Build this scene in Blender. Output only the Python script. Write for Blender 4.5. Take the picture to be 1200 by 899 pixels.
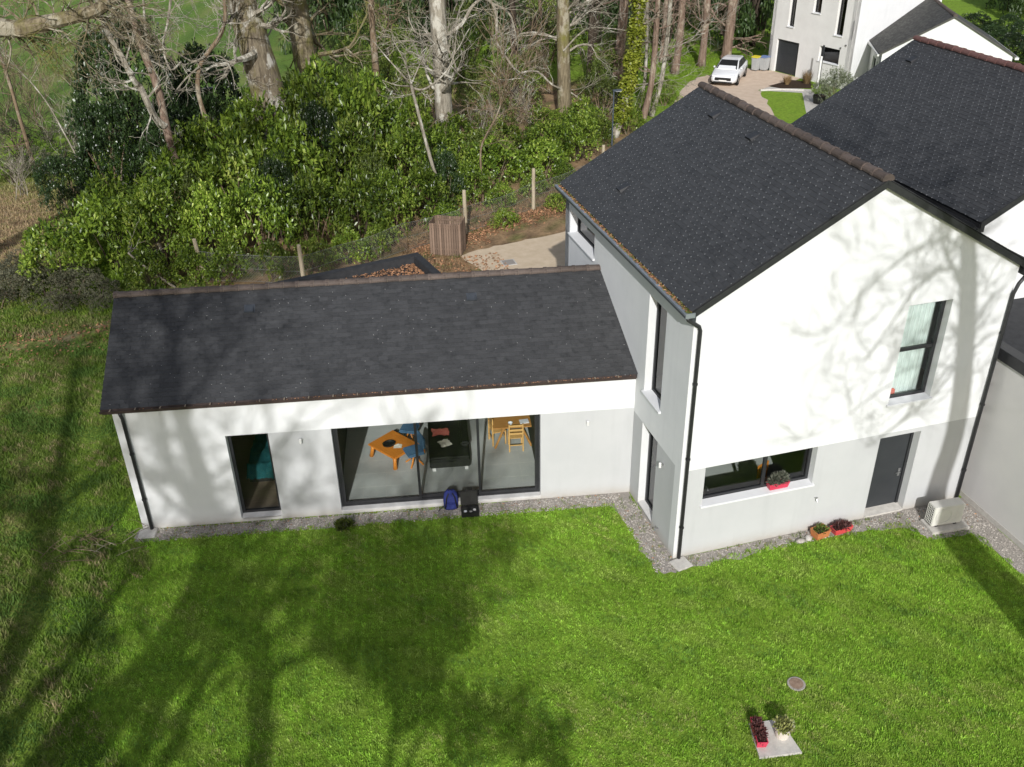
import bpy, bmesh, math, random
import numpy as np
from mathutils import Vector, Matrix
random.seed(7); rng = np.random.default_rng(7)
scene = bpy.context.scene
for o in list(bpy.data.objects): bpy.data.objects.remove(o)
COL = scene.collection
R = math.radians

# ---------------------------------------------------------------- camera
CAM = Vector((-8.4333, -16.1035, 15.5767)); YAW, PITCH, ROLL, FPX = 0.2681, 0.5334, -0.0193, 1106.5
_f = Vector((math.sin(YAW)*math.cos(PITCH), math.cos(YAW)*math.cos(PITCH), -math.sin(PITCH)))
_r0 = Vector((math.cos(YAW), -math.sin(YAW), 0)); _u0 = _r0.cross(_f)
_r = _r0*math.cos(ROLL) + _u0*math.sin(ROLL); _u = -_r0*math.sin(ROLL) + _u0*math.cos(ROLL)
cam = bpy.data.cameras.new('camera'); cam.sensor_width = 36; cam.lens = 36*FPX/1200
cam.clip_end = 2000; cam.clip_start = 0.1
camo = bpy.data.objects.new('camera', cam); COL.objects.link(camo)
M = Matrix((( _r.x, _u.x, -_f.x, CAM.x), (_r.y, _u.y, -_f.y, CAM.y), (_r.z, _u.z, -_f.z, CAM.z), (0, 0, 0, 1)))
camo.matrix_world = M; scene.camera = camo
scene.render.resolution_x, scene.render.resolution_y = 1024, 767

def ray(px, py): return _f + _r*((px-600)/FPX) - _u*((py-449.5)/FPX)
def GZ(px, py, z=0.0):            # survey helper: photo pixel -> point at height z
    d = ray(px, py); return CAM + d*((z-CAM.z)/d.z)
def GY(px, py, y=0.0):            # photo pixel -> point on the plane Y = y
    d = ray(px, py); return CAM + d*((y-CAM.y)/d.y)

# ---------------------------------------------------------------- light
AZ, EL = R(17), R(30)           # sun in the south-south-west
SUN = Vector((-math.sin(AZ)*math.cos(EL), -math.cos(AZ)*math.cos(EL), math.sin(EL)))
w = bpy.data.worlds.new('World'); scene.world = w; w.use_nodes = True
nt = w.node_tree; sky = nt.nodes.new('ShaderNodeTexSky'); sky.sky_type = 'NISHITA'; sky.sun_disc = False
sky.sun_elevation = EL; sky.sun_rotation = math.pi + AZ
sky.air_density = 1.0; sky.dust_density = 2.0; sky.ozone_density = .8
hsv = nt.nodes.new('ShaderNodeHueSaturation'); hsv.inputs['Saturation'].default_value = .7; nt.links.new(sky.outputs[0], hsv.inputs['Color'])
nt.links.new(hsv.outputs[0], nt.nodes['Background'].inputs[0]); nt.nodes['Background'].inputs[1].default_value = 0.11
sl = bpy.data.lights.new('sun', 'SUN'); sl.energy = 4.0; sl.angle = R(0.53); sl.color = (1, .985, .965)
so = bpy.data.objects.new('sun', sl); COL.objects.link(so); so.rotation_euler = SUN.to_track_quat('Z', 'Y').to_euler()
so.location = (0, 0, 40)
scene.render.engine = 'CYCLES'
vs = scene.view_settings; vs.view_transform = 'Standard'; vs.look = 'None'; vs.gamma = 1; vs.exposure = 0.08
vs.use_curve_mapping = False

# ---------------------------------------------------------------- materials
def new_mat(name):
    m = bpy.data.materials.new(name); m.use_nodes = True
    return m, m.node_tree.nodes, m.node_tree.links, m.node_tree.nodes['Principled BSDF']
def ramp(N, stops, interp='LINEAR'):
    r = N.new('ShaderNodeValToRGB'); r.color_ramp.interpolation = interp
    e = r.color_ramp.elements
    while len(e) < len(stops): e.new(0.5)
    for k, (p, c) in enumerate(stops):
        e[k].position = p; e[k].color = (*c, 1) if len(c) == 3 else c
    return r
def mat(name, c1, c2=None, scale=4.0, rough=0.7, spec=0.3, bump=0.0, bscale=60.0, metal=0.0, detail=6, stretch=None, c3=None, isl=0.0, world=False):
    """two/three-tone noise coloured surface with fine relief; isl = per-piece tone change"""
    m, N, Lk, B = new_mat(name)
    c2 = c2 or c1
    tc = N.new('ShaderNodeTexCoord'); src = tc.outputs['Object']
    if world:
        g = N.new('ShaderNodeNewGeometry'); src = g.outputs['Position']
    if stretch:
        mp = N.new('ShaderNodeMapping'); mp.inputs['Scale'].default_value = stretch; Lk.new(src, mp.inputs[0]); src = mp.outputs[0]
    n = N.new('ShaderNodeTexNoise'); n.inputs['Scale'].default_value = scale; n.inputs['Detail'].default_value = detail
    n.inputs['Roughness'].default_value = .62
    Lk.new(src, n.inputs['Vector'])
    st = [(.3, c1), (.7, c2)] if c3 is None else [(.3, c1), (.52, c2), (.72, c3)]
    r = ramp(N, st); Lk.new(n.outputs[0], r.inputs[0]); col = r.outputs[0]
    if isl > 0:
        g2 = N.new('ShaderNodeNewGeometry'); oi = N.new('ShaderNodeObjectInfo')
        ad = N.new('ShaderNodeMath'); ad.operation = 'ADD'; Lk.new(g2.outputs['Random Per Island'], ad.inputs[0]); Lk.new(oi.outputs['Random'], ad.inputs[1])
        fr = N.new('ShaderNodeMath'); fr.operation = 'FRACT'; Lk.new(ad.outputs[0], fr.inputs[0])
        mr = N.new('ShaderNodeMapRange'); mr.inputs[3].default_value = 1-isl; mr.inputs[4].default_value = 1+isl; Lk.new(fr.outputs[0], mr.inputs[0])
        hs = N.new('ShaderNodeHueSaturation'); Lk.new(col, hs.inputs['Color']); Lk.new(mr.outputs[0], hs.inputs['Value']); col = hs.outputs[0]
    Lk.new(col, B.inputs['Base Color'])
    B.inputs['Roughness'].default_value = rough; B.inputs['Specular IOR Level'].default_value = spec; B.inputs['Metallic'].default_value = metal
    if bump > 0:
        n2 = N.new('ShaderNodeTexNoise'); n2.inputs['Scale'].default_value = bscale; n2.inputs['Detail'].default_value = 5
        Lk.new(src, n2.inputs['Vector'])
        b = N.new('ShaderNodeBump'); b.inputs['Strength'].default_value = bump; b.inputs['Distance'].default_value = .02
        Lk.new(n2.outputs[0], b.inputs['Height']); Lk.new(b.outputs[0], B.inputs['Normal'])
    return m
def leaf_mat(name, c1, c2, gloss=.35, trans=.35, c3=None, scale=1.3):
    m, N, Lk, B = new_mat(name)
    g = N.new('ShaderNodeNewGeometry'); oi = N.new('ShaderNodeObjectInfo')
    n = N.new('ShaderNodeTexNoise'); n.inputs['Scale'].default_value = scale; n.inputs['Detail'].default_value = 3
    Lk.new(g.outputs['Position'], n.inputs['Vector'])
    ad = N.new('ShaderNodeMath'); ad.operation = 'MULTIPLY_ADD'; ad.inputs[1].default_value = .62
    Lk.new(g.outputs['Random Per Island'], ad.inputs[0]); 
    a2 = N.new('ShaderNodeMath'); a2.operation = 'MULTIPLY_ADD'; a2.inputs[1].default_value = .8; a2.inputs[2].default_value = -.22
    Lk.new(n.outputs[0], a2.inputs[0]); Lk.new(a2.outputs[0], ad.inputs[2])
    r = ramp(N, [(.1, c1), (.9, c2)] if c3 is None else [(.1, c1), (.68, c2), (1, c3)]); Lk.new(ad.outputs[0], r.inputs[0])
    hs = N.new('ShaderNodeHueSaturation'); mr = N.new('ShaderNodeMapRange'); mr.inputs[3].default_value = .6; mr.inputs[4].default_value = 1.55
    Lk.new(oi.outputs['Random'], mr.inputs[0]); Lk.new(mr.outputs[0], hs.inputs['Value']); Lk.new(r.outputs[0], hs.inputs['Color'])
    B.inputs['Roughness'].default_value = gloss; B.inputs['Specular IOR Level'].default_value = .5
    Lk.new(hs.outputs[0], B.inputs['Base Color'])
    t = N.new('ShaderNodeBsdfTranslucent'); h2 = N.new('ShaderNodeHueSaturation'); h2.inputs['Saturation'].default_value = 1.1; h2.inputs['Value'].default_value = 1.3
    h2.inputs['Hue'].default_value = .485
    Lk.new(hs.outputs[0], h2.inputs['Color']); Lk.new(h2.outputs[0], t.inputs[0])
    mx = N.new('ShaderNodeMixShader'); mx.inputs[0].default_value = trans
    Lk.new(B.outputs[0], mx.inputs[1]); Lk.new(t.outputs[0], mx.inputs[2])
    Lk.new(mx.outputs[0], N['Material Output'].inputs[0])
    return m
def glass_mat(name, tint=(.93, .96, .95), refl=1.0):
    m, N, Lk, B = new_mat(name); N.remove(B)
    tr = N.new('ShaderNodeBsdfTransparent'); tr.inputs[0].default_value = (*tint, 1)
    gl = N.new('ShaderNodeBsdfGlossy'); gl.inputs['Roughness'].default_value = .02; gl.inputs[0].default_value = (1, 1, 1, 1)
    fr = N.new('ShaderNodeFresnel'); fr.inputs[0].default_value = 1.5
    mx = N.new('ShaderNodeMixShader'); mu = N.new('ShaderNodeMath'); mu.operation = 'MULTIPLY'; mu.inputs[1].default_value = refl
    Lk.new(fr.outputs[0], mu.inputs[0]); Lk.new(mu.outputs[0], mx.inputs[0]); Lk.new(tr.outputs[0], mx.inputs[1]); Lk.new(gl.outputs[0], mx.inputs[2])
    Lk.new(mx.outputs[0], N['Material Output'].inputs[0]); return m

T = {}
def wall_mat(name, c1, c2, stain=(.36, .32, .26)):
    """smooth-floated render: faint unevenness, weather streaks, soil splashed up from the ground"""
    m, N, Lk, B = new_mat(name); g = N.new('ShaderNodeNewGeometry')
    def noise(sc, st, det=6, rg=.6):
        mp = N.new('ShaderNodeMapping'); mp.inputs['Scale'].default_value = st; Lk.new(g.outputs['Position'], mp.inputs[0])
        n = N.new('ShaderNodeTexNoise'); n.inputs['Scale'].default_value = sc; n.inputs['Detail'].default_value = det; n.inputs['Roughness'].default_value = rg; Lk.new(mp.outputs[0], n.inputs['Vector']); return n.outputs[0]
    r = ramp(N, [(.3, c1), (.7, c2)]); Lk.new(noise(1.1, (1, 1, 1)), r.inputs[0]); col = r.outputs[0]
    def mixto(col, fac, c):
        mx = N.new('ShaderNodeMix'); mx.data_type = 'RGBA'; Lk.new(fac, mx.inputs[0]); Lk.new(col, mx.inputs[6]); mx.inputs[7].default_value = (*c, 1); return mx.outputs[2]
    def math_(op, x, y):
        q = N.new('ShaderNodeMath'); q.operation = op
        for k, v in enumerate((x, y)):
            if isinstance(v, (int, float)): q.inputs[k].default_value = v
            else: Lk.new(v, q.inputs[k])
        return q.outputs[0]
    st = ramp(N, [(.52, (0, 0, 0)), (.8, (1, 1, 1))]); Lk.new(noise(3.5, (1, 1, .10)), st.inputs[0])
    col = mixto(col, math_('MULTIPLY', st.outputs[0], .22), tuple(.72*q for q in c1))
    sx = N.new('ShaderNodeSeparateXYZ'); Lk.new(g.outputs['Position'], sx.inputs[0])
    mr = N.new('ShaderNodeMapRange'); mr.inputs[1].default_value = .02; mr.inputs[2].default_value = .42; mr.inputs[3].default_value = 1; mr.inputs[4].default_value = 0; Lk.new(sx.outputs[2], mr.inputs[0])
    sp = math_('MULTIPLY', math_('POWER', mr.outputs[0], 2.0), math_('MULTIPLY', noise(5, (1, 1, 1.6), 8, .7), 1.15))
    col = mixto(col, sp, stain)
    Lk.new(col, B.inputs['Base Color']); B.inputs['Roughness'].default_value = .88; B.inputs['Specular IOR Level'].default_value = .12
    b = N.new('ShaderNodeBump'); b.inputs['Strength'].default_value = .3; b.inputs['Distance'].default_value = .012; Lk.new(noise(70, (1, 1, 1), 4), b.inputs['Height']); Lk.new(b.outputs[0], B.inputs['Normal'])
    return m
T['white'] = wall_mat('white_render', (.635, .645, .655), (.685, .693, .70)); T['grey'] = wall_mat('pale_grey_render', (.45, .458, .465), (.485, .492, .498))
T['beigewall'] = mat('beige_render', (.56, .545, .54), (.60, .585, .57), 1.2, .9, .1, .15, 120)
T['offwhite'] = mat('weathered_white_render', (.66, .65, .63), (.74, .73, .71), 1.2, .85, .15, .12, 90)
T['slate'] = mat('slate', (.028, .029, .031), (.048, .049, .051), 7, .52, .34, .35, 60, isl=.15, c3=(.038, .039, .042))
T['slate2'] = mat('old_slate', (.05, .05, .049), (.085, .083, .075), 3, .7, .25, .2, 40, isl=.3)
T['hook'] = mat('steel_hook', (.5, .51, .52), (.66, .66, .66), 30, .4, .5, metal=.25)
T['ridge'] = mat('ridge_clay', (.048, .038, .033), (.10, .077, .066), 7, .75, .3, .3, 40, isl=.25, c3=(.085, .07, .062))
T['ridge2'] = mat('red_ridge_clay', (.10, .05, .045), (.16, .085, .075), 6, .7, .3, .25, 40, isl=.2)
T['mortar'] = mat('mortar', (.20, .16, .12), (.30, .25, .19), 20, .9, .1)
T['alu'] = mat('dark_aluminium', (.018, .019, .021), (.026, .027, .03), 5, .42, .45)
T['door'] = mat('dark_door_paint', (.026, .029, .033), (.034, .037, .041), 3, .5, .4)
T['pvc'] = mat('dark_pvc', (.020, .021, .023), (.032, .032, .034), 8, .45, .4)
T['gutterbrown'] = mat('brown_gutter', (.035, .026, .024), (.065, .045, .04), 6, .5, .35)
T['zinc'] = mat('zinc', (.26, .29, .33), (.36, .39, .43), 4, .42, .5, metal=.55)
T['zincdark'] = mat('dark_zinc', (.06, .068, .078), (.10, .11, .125), 5, .4, .5, metal=.4)
T['glass'] = glass_mat('window_glass')
T['glassdark'] = glass_mat('tinted_glass', (.35, .38, .38), 1.6)
T['concrete'] = mat('concrete', (.42, .40, .37), (.55, .53, .49), 9, .9, .1, .3, 70)
T['gravel'] = mat('gravel_bed', (.20, .18, .16), (.34, .315, .285), 60, .95, .1, .8, 90, c3=(.21, .19, .165))
T['stone'] = mat('grey_pebble', (.21, .19, .17), (.42, .39, .35), 14, .85, .2, isl=.45)
T['drive'] = mat('beige_driveway', (.50, .40, .28), (.60, .49, .36), 2.2, .95, .1, .3, 130)
T['drive2'] = mat('pinkish_gravel_drive', (.50, .39, .30), (.60, .49, .39), 2, .95, .1, .5, 60)
T['tile'] = mat('grey_floor_tile', (.36, .375, .36), (.44, .455, .435), 1.5, .45, .3)
T['woodfloor'] = mat('pale_wood_floor', (.25, .20, .14), (.36, .29, .21), 5, .55, .3, stretch=(1, 8, 1))
T['inwall'] = mat('charcoal_interior_paint', (.035, .036, .033), (.05, .05, .047), 3, .8, .2)
T['inwhite'] = mat('white_interior_paint', (.55, .55, .53), (.6, .6, .58), 3, .8, .2)
T['orange'] = mat('orange_pine', (.52, .17, .02), (.62, .23, .035), 5, .42, .4, stretch=(1, 6, 1))
T['pine'] = mat('light_pine', (.52, .30, .10), (.62, .38, .14), 6, .5, .4, stretch=(6, 1, 1))
T['oak'] = mat('honey_oak', (.34, .16, .04), (.44, .22, .07), 5, .45, .4, stretch=(1, 7, 1))
T['blackleather'] = mat('black_leather', (.010, .011, .010), (.02, .021, .018), 8, .38, .5, .2, 40)
T['blue'] = mat('blue_fabric', (.06, .13, .22), (.10, .19, .30), 12, .9, .1)
T['redcloth'] = mat('coral_cloth', (.55, .13, .10), (.66, .22, .17), 10, .9, .1)
T['cream'] = mat('cream_cloth', (.55, .52, .42), (.66, .63, .54), 10, .9, .1)
T['teal'] = mat('teal_cloth', (.015, .09, .10), (.03, .15, .16), 6, .9, .1)
T['white_plastic'] = mat('white_plastic', (.62, .62, .60), (.68, .68, .66), 6, .45, .4)
T['acmetal'] = mat('ivory_metal', (.55, .54, .50), (.62, .61, .57), 4, .45, .4)
T['black'] = mat('black_plastic', (.008, .008, .008), (.014, .014, .014), 6, .5, .4)
T['curtain'] = mat('pale_curtain', (.50, .58, .56), (.66, .72, .70), 9, .9, .1, stretch=(9, 9, .6))
T['terracotta'] = mat('terracotta', (.42, .14, .05), (.50, .20, .08), 8, .8, .2, .2, 40)
T['pink'] = mat('pink_plastic', (.50, .03, .07), (.58, .05, .10), 5, .45, .4)
T['red'] = mat('red_plastic', (.55, .05, .06), (.62, .09, .09), 5, .45, .4)
T['palepot'] = mat('pale_pot', (.55, .50, .44), (.66, .61, .55), 6, .7, .3)
T['soil'] = mat('potting_soil', (.03, .02, .014), (.06, .04, .028), 20, .95, .1, .6, 40)
T['navy'] = mat('navy_nylon', (.025, .035, .16), (.045, .06, .24), 14, .75, .2, .2, 60)
T['carwhite'] = mat('white_car_paint', (.66, .67, .69), (.70, .71, .73), 2, .22, .6)
T['tyre'] = mat('tyre_rubber', (.012, .012, .012), (.02, .02, .02), 10, .85, .2)
T['chrome'] = mat('alloy', (.4, .4, .41), (.5, .5, .5), 6, .3, .5, metal=.9)
T['lamp'] = mat('headlight_lens', (.6, .62, .65), (.7, .72, .74), 6, .15, .6)
T['bin'] = mat('grey_bin_plastic', (.32, .33, .33), (.40, .41, .41), 5, .6, .3)
T['yellow'] = mat('yellow_lid', (.55, .45, .02), (.62, .52, .05), 5, .5, .3)
T['bluelid'] = mat('blue_lid', (.12, .17, .32), (.16, .22, .40), 5, .5, .3)
T['post'] = mat('weathered_post', (.30, .25, .17), (.46, .40, .30), 6, .9, .1, .4, 40, stretch=(1, 1, .2))
T['wire'] = mat('galvanised_wire', (.24, .25, .24), (.32, .33, .32), 20, .5, .4, metal=.4)
T['slatwood'] = mat('brown_wood_slat', (.15, .10, .07), (.25, .18, .135), 8, .8, .2, .4, 50, stretch=(1, 1, .15), isl=.3)
T['membrane'] = mat('bitumen_membrane', (.025, .026, .028), (.042, .043, .046), 5, .75, .3, .3, 70)
T['litter'] = mat('dead_leaf', (.20, .09, .05), (.36, .20, .11), 30, .9, .1, isl=.5, c3=(.27, .14, .08))
T['lampblue'] = mat('dark_blue_grey_paint', (.05, .065, .085), (.07, .085, .11), 5, .45, .4)
def bark(name, c1, c2, lichen=None, moss=None, s=1.0):
    """furrowed bark with streaks along the trunk, pale lichen patches and moss"""
    m, N, Lk, B = new_mat(name); tc = N.new('ShaderNodeTexCoord')
    def noise(sc, st, det=6):
        mp = N.new('ShaderNodeMapping'); mp.inputs['Scale'].default_value = st; Lk.new(tc.outputs['Object'], mp.inputs[0])
        n = N.new('ShaderNodeTexNoise'); n.inputs['Scale'].default_value = sc; n.inputs['Detail'].default_value = det; n.inputs['Roughness'].default_value = .65; Lk.new(mp.outputs[0], n.inputs['Vector']); return n.outputs[0]
    f = noise(9*s, (1, 1, .16)); r = ramp(N, [(.34, c1), (.66, c2)]); Lk.new(f, r.inputs[0]); col = r.outputs[0]
    for c, sc, lo, hi in ((lichen, 1.5*s, .53, .60), (moss, .8*s, .50, .64)):
        if c is None: continue
        mk = ramp(N, [(lo, (0, 0, 0)), (hi, (1, 1, 1))]); Lk.new(noise(sc, (1, 1, .55), 8), mk.inputs[0])
        mx = N.new('ShaderNodeMix'); mx.data_type = 'RGBA'; Lk.new(mk.outputs[0], mx.inputs[0]); Lk.new(col, mx.inputs[6]); mx.inputs[7].default_value = (*c, 1); col = mx.outputs[2]
    Lk.new(col, B.inputs['Base Color']); B.inputs['Roughness'].default_value = .92; B.inputs['Specular IOR Level'].default_value = .1
    b = N.new('ShaderNodeBump'); b.inputs['Strength'].default_value = 1; b.inputs['Distance'].default_value = .05; Lk.new(f, b.inputs['Height']); Lk.new(b.outputs[0], B.inputs['Normal'])
    return m
T['bark_pale'] = bark('pale_bark', (.16, .14, .11), (.34, .31, .25), (.46, .44, .38))
T['bark_grey'] = bark('lichen_grey_bark', (.07, .055, .04), (.22, .185, .13), (.42, .40, .35), (.17, .15, .06))
T['bark_moss'] = bark('mossy_bark', (.10, .08, .05), (.24, .20, .13), (.32, .29, .22), (.15, .145, .035))
T['bark_pink'] = bark('reddish_bark', (.12, .08, .06), (.26, .19, .145), (.32, .27, .21))
T['bark_dark'] = bark('dark_bark', (.035, .027, .02), (.085, .066, .05))
T['bark_brown'] = bark('brown_bark', (.12, .085, .055), (.24, .18, .12), (.30, .26, .20))
T['laurel'] = leaf_mat('laurel_leaf', (.022, .05, .008), (.18, .265, .032), .33, .34, (.48, .53, .13), .6)
T['holly'] = leaf_mat('dark_evergreen_leaf', (.010, .022, .008), (.032, .058, .016), .32, .2, (.06, .09, .03), .8)
T['ivy'] = leaf_mat('ivy_leaf', (.10, .14, .012), (.30, .34, .04), .4, .3, (.45, .46, .10))
T['bush'] = leaf_mat('mid_green_leaf', (.04, .065, .012), (.14, .19, .032), .5, .3, (.24, .26, .07))
T['olive'] = leaf_mat('grey_olive_leaf', (.07, .085, .05), (.17, .19, .12), .5, .25)
T['heath'] = leaf_mat('grey_bramble_leaf', (.05, .055, .028), (.13, .13, .08), .6, .25, (.17, .13, .09))
T['conifer'] = leaf_mat('conifer_needles', (.016, .034, .010), (.05, .085, .02), .5, .25)
T['drygrass'] = leaf_mat('straw_grass', (.20, .13, .06), (.36, .26, .13), .7, .3)
T['heather'] = leaf_mat('heather_grey', (.10, .12, .08), (.24, .24, .19), .6, .2)
T['redplant'] = leaf_mat('dark_red_plant', (.05, .02, .02), (.18, .07, .06), .6, .2)
T['succulent'] = leaf_mat('succulent_leaf', (.10, .13, .03), (.34, .34, .12), .5, .2)
# ---------------------------------------------------------------- builders
class MB:
    def __init__(s): s.v = []; s.f = []; s.m = []
    def add(s, vs, fs, mi=0):
        k = len(s.v); s.v += [tuple(q) for q in vs]; s.f += [tuple(i+k for i in f) for f in fs]; s.m += [mi]*len(fs); return s
    def box(s, x0, x1, y0, y1, z0, z1, mi=0, mtx=None):
        c = [(x0,y0,z0),(x1,y0,z0),(x1,y1,z0),(x0,y1,z0),(x0,y0,z1),(x1,y0,z1),(x1,y1,z1),(x0,y1,z1)]
        if mtx is not None: c = [mtx @ Vector(q) for q in c]
        return s.add(c, [(3,2,1,0),(4,5,6,7),(0,1,5,4),(1,2,6,5),(2,3,7,6),(3,0,4,7)], mi)
    def prism(s, poly, h0, h1, axis='z', mi=0, mtx=None):
        def P(a, b, h): return {'z': (a, b, h), 'y': (a, h, b), 'x': (h, a, b)}[axis]
        n = len(poly); c = [P(a, b, h0) for a, b in poly] + [P(a, b, h1) for a, b in poly]
        if mtx is not None: c = [mtx @ Vector(q) for q in c]
        return s.add(c, [tuple(range(n))[::-1], tuple(range(n, 2*n))] + [(i, (i+1) % n, n+(i+1) % n, n+i) for i in range(n)], mi)
    def tube(s, pts, rad, n=8, mi=0, cap=True):
        pts = [Vector(p) for p in pts]
        if not isinstance(rad, (list, tuple)): rad = [rad]*len(pts)
        t0 = (pts[1]-pts[0]).normalized(); a = t0.orthogonal().normalized(); k = len(s.v)
        for i, p in enumerate(pts):
            t = (pts[min(i+1, len(pts)-1)]-pts[max(i-1, 0)]).normalized()
            a = (a - t*a.dot(t)); a = a.normalized() if a.length > 1e-6 else t.orthogonal().normalized()
            b = t.cross(a)
            for j in range(n):
                q = 2*math.pi*j/n; s.v.append(tuple(p + (a*math.cos(q)+b*math.sin(q))*rad[i]))
        for i in range(len(pts)-1):
            for j in range(n):
                s.f.append((k+i*n+j, k+i*n+(j+1) % n, k+(i+1)*n+(j+1) % n, k+(i+1)*n+j)); s.m.append(mi)
        if cap:
            s.f.append(tuple(range(k, k+n))[::-1]); s.m.append(mi)
            e = k+(len(pts)-1)*n; s.f.append(tuple(range(e, e+n))); s.m.append(mi)
        return s
    def lathe(s, prof, n=16, c=(0, 0, 0), sx=1, sy=1, mi=0):
        k = len(s.v)
        for r, z in prof:
            for j in range(n):
                q = 2*math.pi*j/n; s.v.append((c[0]+r*sx*math.cos(q), c[1]+r*sy*math.sin(q), c[2]+z))
        for i in range(len(prof)-1):
            for j in range(n):
                s.f.append((k+i*n+j, k+i*n+(j+1) % n, k+(i+1)*n+(j+1) % n, k+(i+1)*n+j)); s.m.append(mi)
        return s
    def build(s, name, mats, parent=None, loc=None, rz=0.0, smooth=False, bevel=0.0, kind=None, label=None):
        me = bpy.data.meshes.new(name); me.from_pydata(s.v, [], s.f); me.update()
        for m in (mats if isinstance(mats, (list, tuple)) else [mats]): me.materials.append(T[m] if isinstance(m, str) else m)
        if len(me.materials) > 1: me.polygons.foreach_set('material_index', s.m)
        if bevel > 0:
            bm = bmesh.new(); bm.from_mesh(me)
            bmesh.ops.bevel(bm, geom=[e for e in bm.edges if len(e.link_faces) == 2 and e.calc_face_angle(0) > .6], offset=bevel, segments=2, affect='EDGES', clamp_overlap=True)
            bm.to_mesh(me); bm.free()
        if smooth: me.polygons.foreach_set('use_smooth', [True]*len(me.polygons))
        return link(name, me, parent, loc, rz, kind, label)
def link(name, me, parent=None, loc=None, rz=0.0, kind=None, label=None):
    o = bpy.data.objects.new(name, me); COL.objects.link(o)
    if parent is not None: o.parent = parent
    if loc is not None: o.location = loc
    if rz: o.rotation_euler[2] = rz
    if kind: o['kind'] = kind
    if label: o['label'] = label
    return o
def tag(o, label, cat, group=None):
    o['label'] = label; o['category'] = cat
    if group: o['group'] = group
    return o
def thing(name, label, cat, loc=(0, 0, 0), rz=0.0, group=None):
    o = bpy.data.objects.new(name, None); COL.objects.link(o); o.location = loc; o.rotation_euler[2] = rz
    o.empty_display_size = .2
    return tag(o, label, cat, group)
def copy_tree(o, parent=None):
    c = o.copy(); COL.objects.link(c); c.parent = parent
    for ch in list(o.children): copy_tree(ch, c)
    return c
def raw_mesh(name, verts, loop_sizes, loops, mats, col=None):
    """fast mesh from numpy arrays"""
    me = bpy.data.meshes.new(name)
    me.vertices.add(len(verts)); me.vertices.foreach_set('co', np.asarray(verts, np.float32).ravel())
    me.loops.add(len(loops)); me.loops.foreach_set('vertex_index', np.asarray(loops, np.int32))
    me.polygons.add(len(loop_sizes)); st = np.concatenate([[0], np.cumsum(loop_sizes)[:-1]]).astype(np.int32)
    me.polygons.foreach_set('loop_start', st)
    if col is not None:
        a = me.color_attributes.new('tint', 'FLOAT_COLOR', 'POINT'); a.data.foreach_set('color', np.asarray(col, np.float32).ravel())
    for m in (mats if isinstance(mats, list) else [mats]): me.materials.append(T[m])
    me.update(calc_edges=True); me.validate(); return me
def leaves_np(P, Nrm, L, W, fold=.25, droop=.3):
    """one folded leaf (two quads) per point: P (n,3), outward direction Nrm, length L (n), width W (n)"""
    n = len(P); L = np.asarray(L).reshape(-1, 1); W = np.asarray(W).reshape(-1, 1)
    d = rng.normal(size=(n, 3))*.75 + Nrm; d /= np.linalg.norm(d, axis=1, keepdims=True)
    d[:, 2] -= droop; d /= np.linalg.norm(d, axis=1, keepdims=True)
    up = rng.normal(size=(n, 3))*.35 + Nrm*.45 + np.array([0, 0, .75])
    s = np.cross(d, up); s /= np.linalg.norm(s, axis=1, keepdims=True)+1e-9
    u = np.cross(s, d)
    b = P; t = P + d*L; m1 = P + d*L*.45
    l = m1 - s*W + u*W*fold; r = m1 + s*W + u*W*fold
    V = np.stack([b, r, t, l], 1).reshape(-1, 3)      # two tris sharing the midrib
    k = np.arange(n)[:, None]*4
    F = np.concatenate([k+0, k+1, k+2, k+0, k+2, k+3], 1).ravel()
    return V, np.full(n*2, 3, np.int32), F

# ---- wall with openings: local x along, z up, outside face at y=0, thickness to +y
def wall(L, H, ops, zones=None, th=.3, xs=(), zs=(), gable=None, reveal_mi=0):
    mb = MB()
    X = sorted(set([0, L] + [a for o in ops for a in o[:2]] + list(xs))); Z = sorted(set([0, H] + [a for o in ops for a in o[2:]] + list(zs)))
    inside = lambda x, z: any(o[0]-1e-6 < x < o[1]+1e-6 and o[2]-1e-6 < z < o[3]+1e-6 for o in ops)
    for i in range(len(X)-1):
        for j in range(len(Z)-1):
            cx, cz = (X[i]+X[i+1])/2, (Z[j]+Z[j+1])/2
            if inside(cx, cz): continue
            mi = zones(cx, cz) if zones else 0
            x0, x1, z0, z1 = X[i], X[i+1], Z[j], Z[j+1]
            mb.add([(x0,0,z0),(x1,0,z0),(x1,0,z1),(x0,0,z1)], [(0,1,2,3)], mi)
            mb.add([(x0,th,z0),(x1,th,z0),(x1,th,z1),(x0,th,z1)], [(3,2,1,0)], 0)
    for x0, x1, z0, z1 in ops:
        mb.add([(x0,0,z0),(x0,th,z0),(x0,th,z1),(x0,0,z1)], [(0,1,2,3)], reveal_mi)
        mb.add([(x1,0,z0),(x1,th,z0),(x1,th,z1),(x1,0,z1)], [(3,2,1,0)], reveal_mi)
        mb.add([(x0,0,z1),(x0,th,z1),(x1,th,z1),(x1,0,z1)], [(0,1,2,3)], reveal_mi)
        if z0 > 0: mb.add([(x0,0,z0),(x0,th,z0),(x1,th,z0),(x1,0,z0)], [(3,2,1,0)], reveal_mi)
    for x in (0, L):
        mb.add([(x,0,0),(x,th,0),(x,th,H),(x,0,H)], [(3,2,1,0) if x == 0 else (0,1,2,3)], 0)
    if gable:
        gx, gz = gable; mb.prism([(0, H), (L, H), (gx, gz)], 0, th, 'y', 0)
    else: mb.add([(0,0,H),(L,0,H),(L,th,H),(0,th,H)], [(0,1,2,3)], 0)
    return mb

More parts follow.
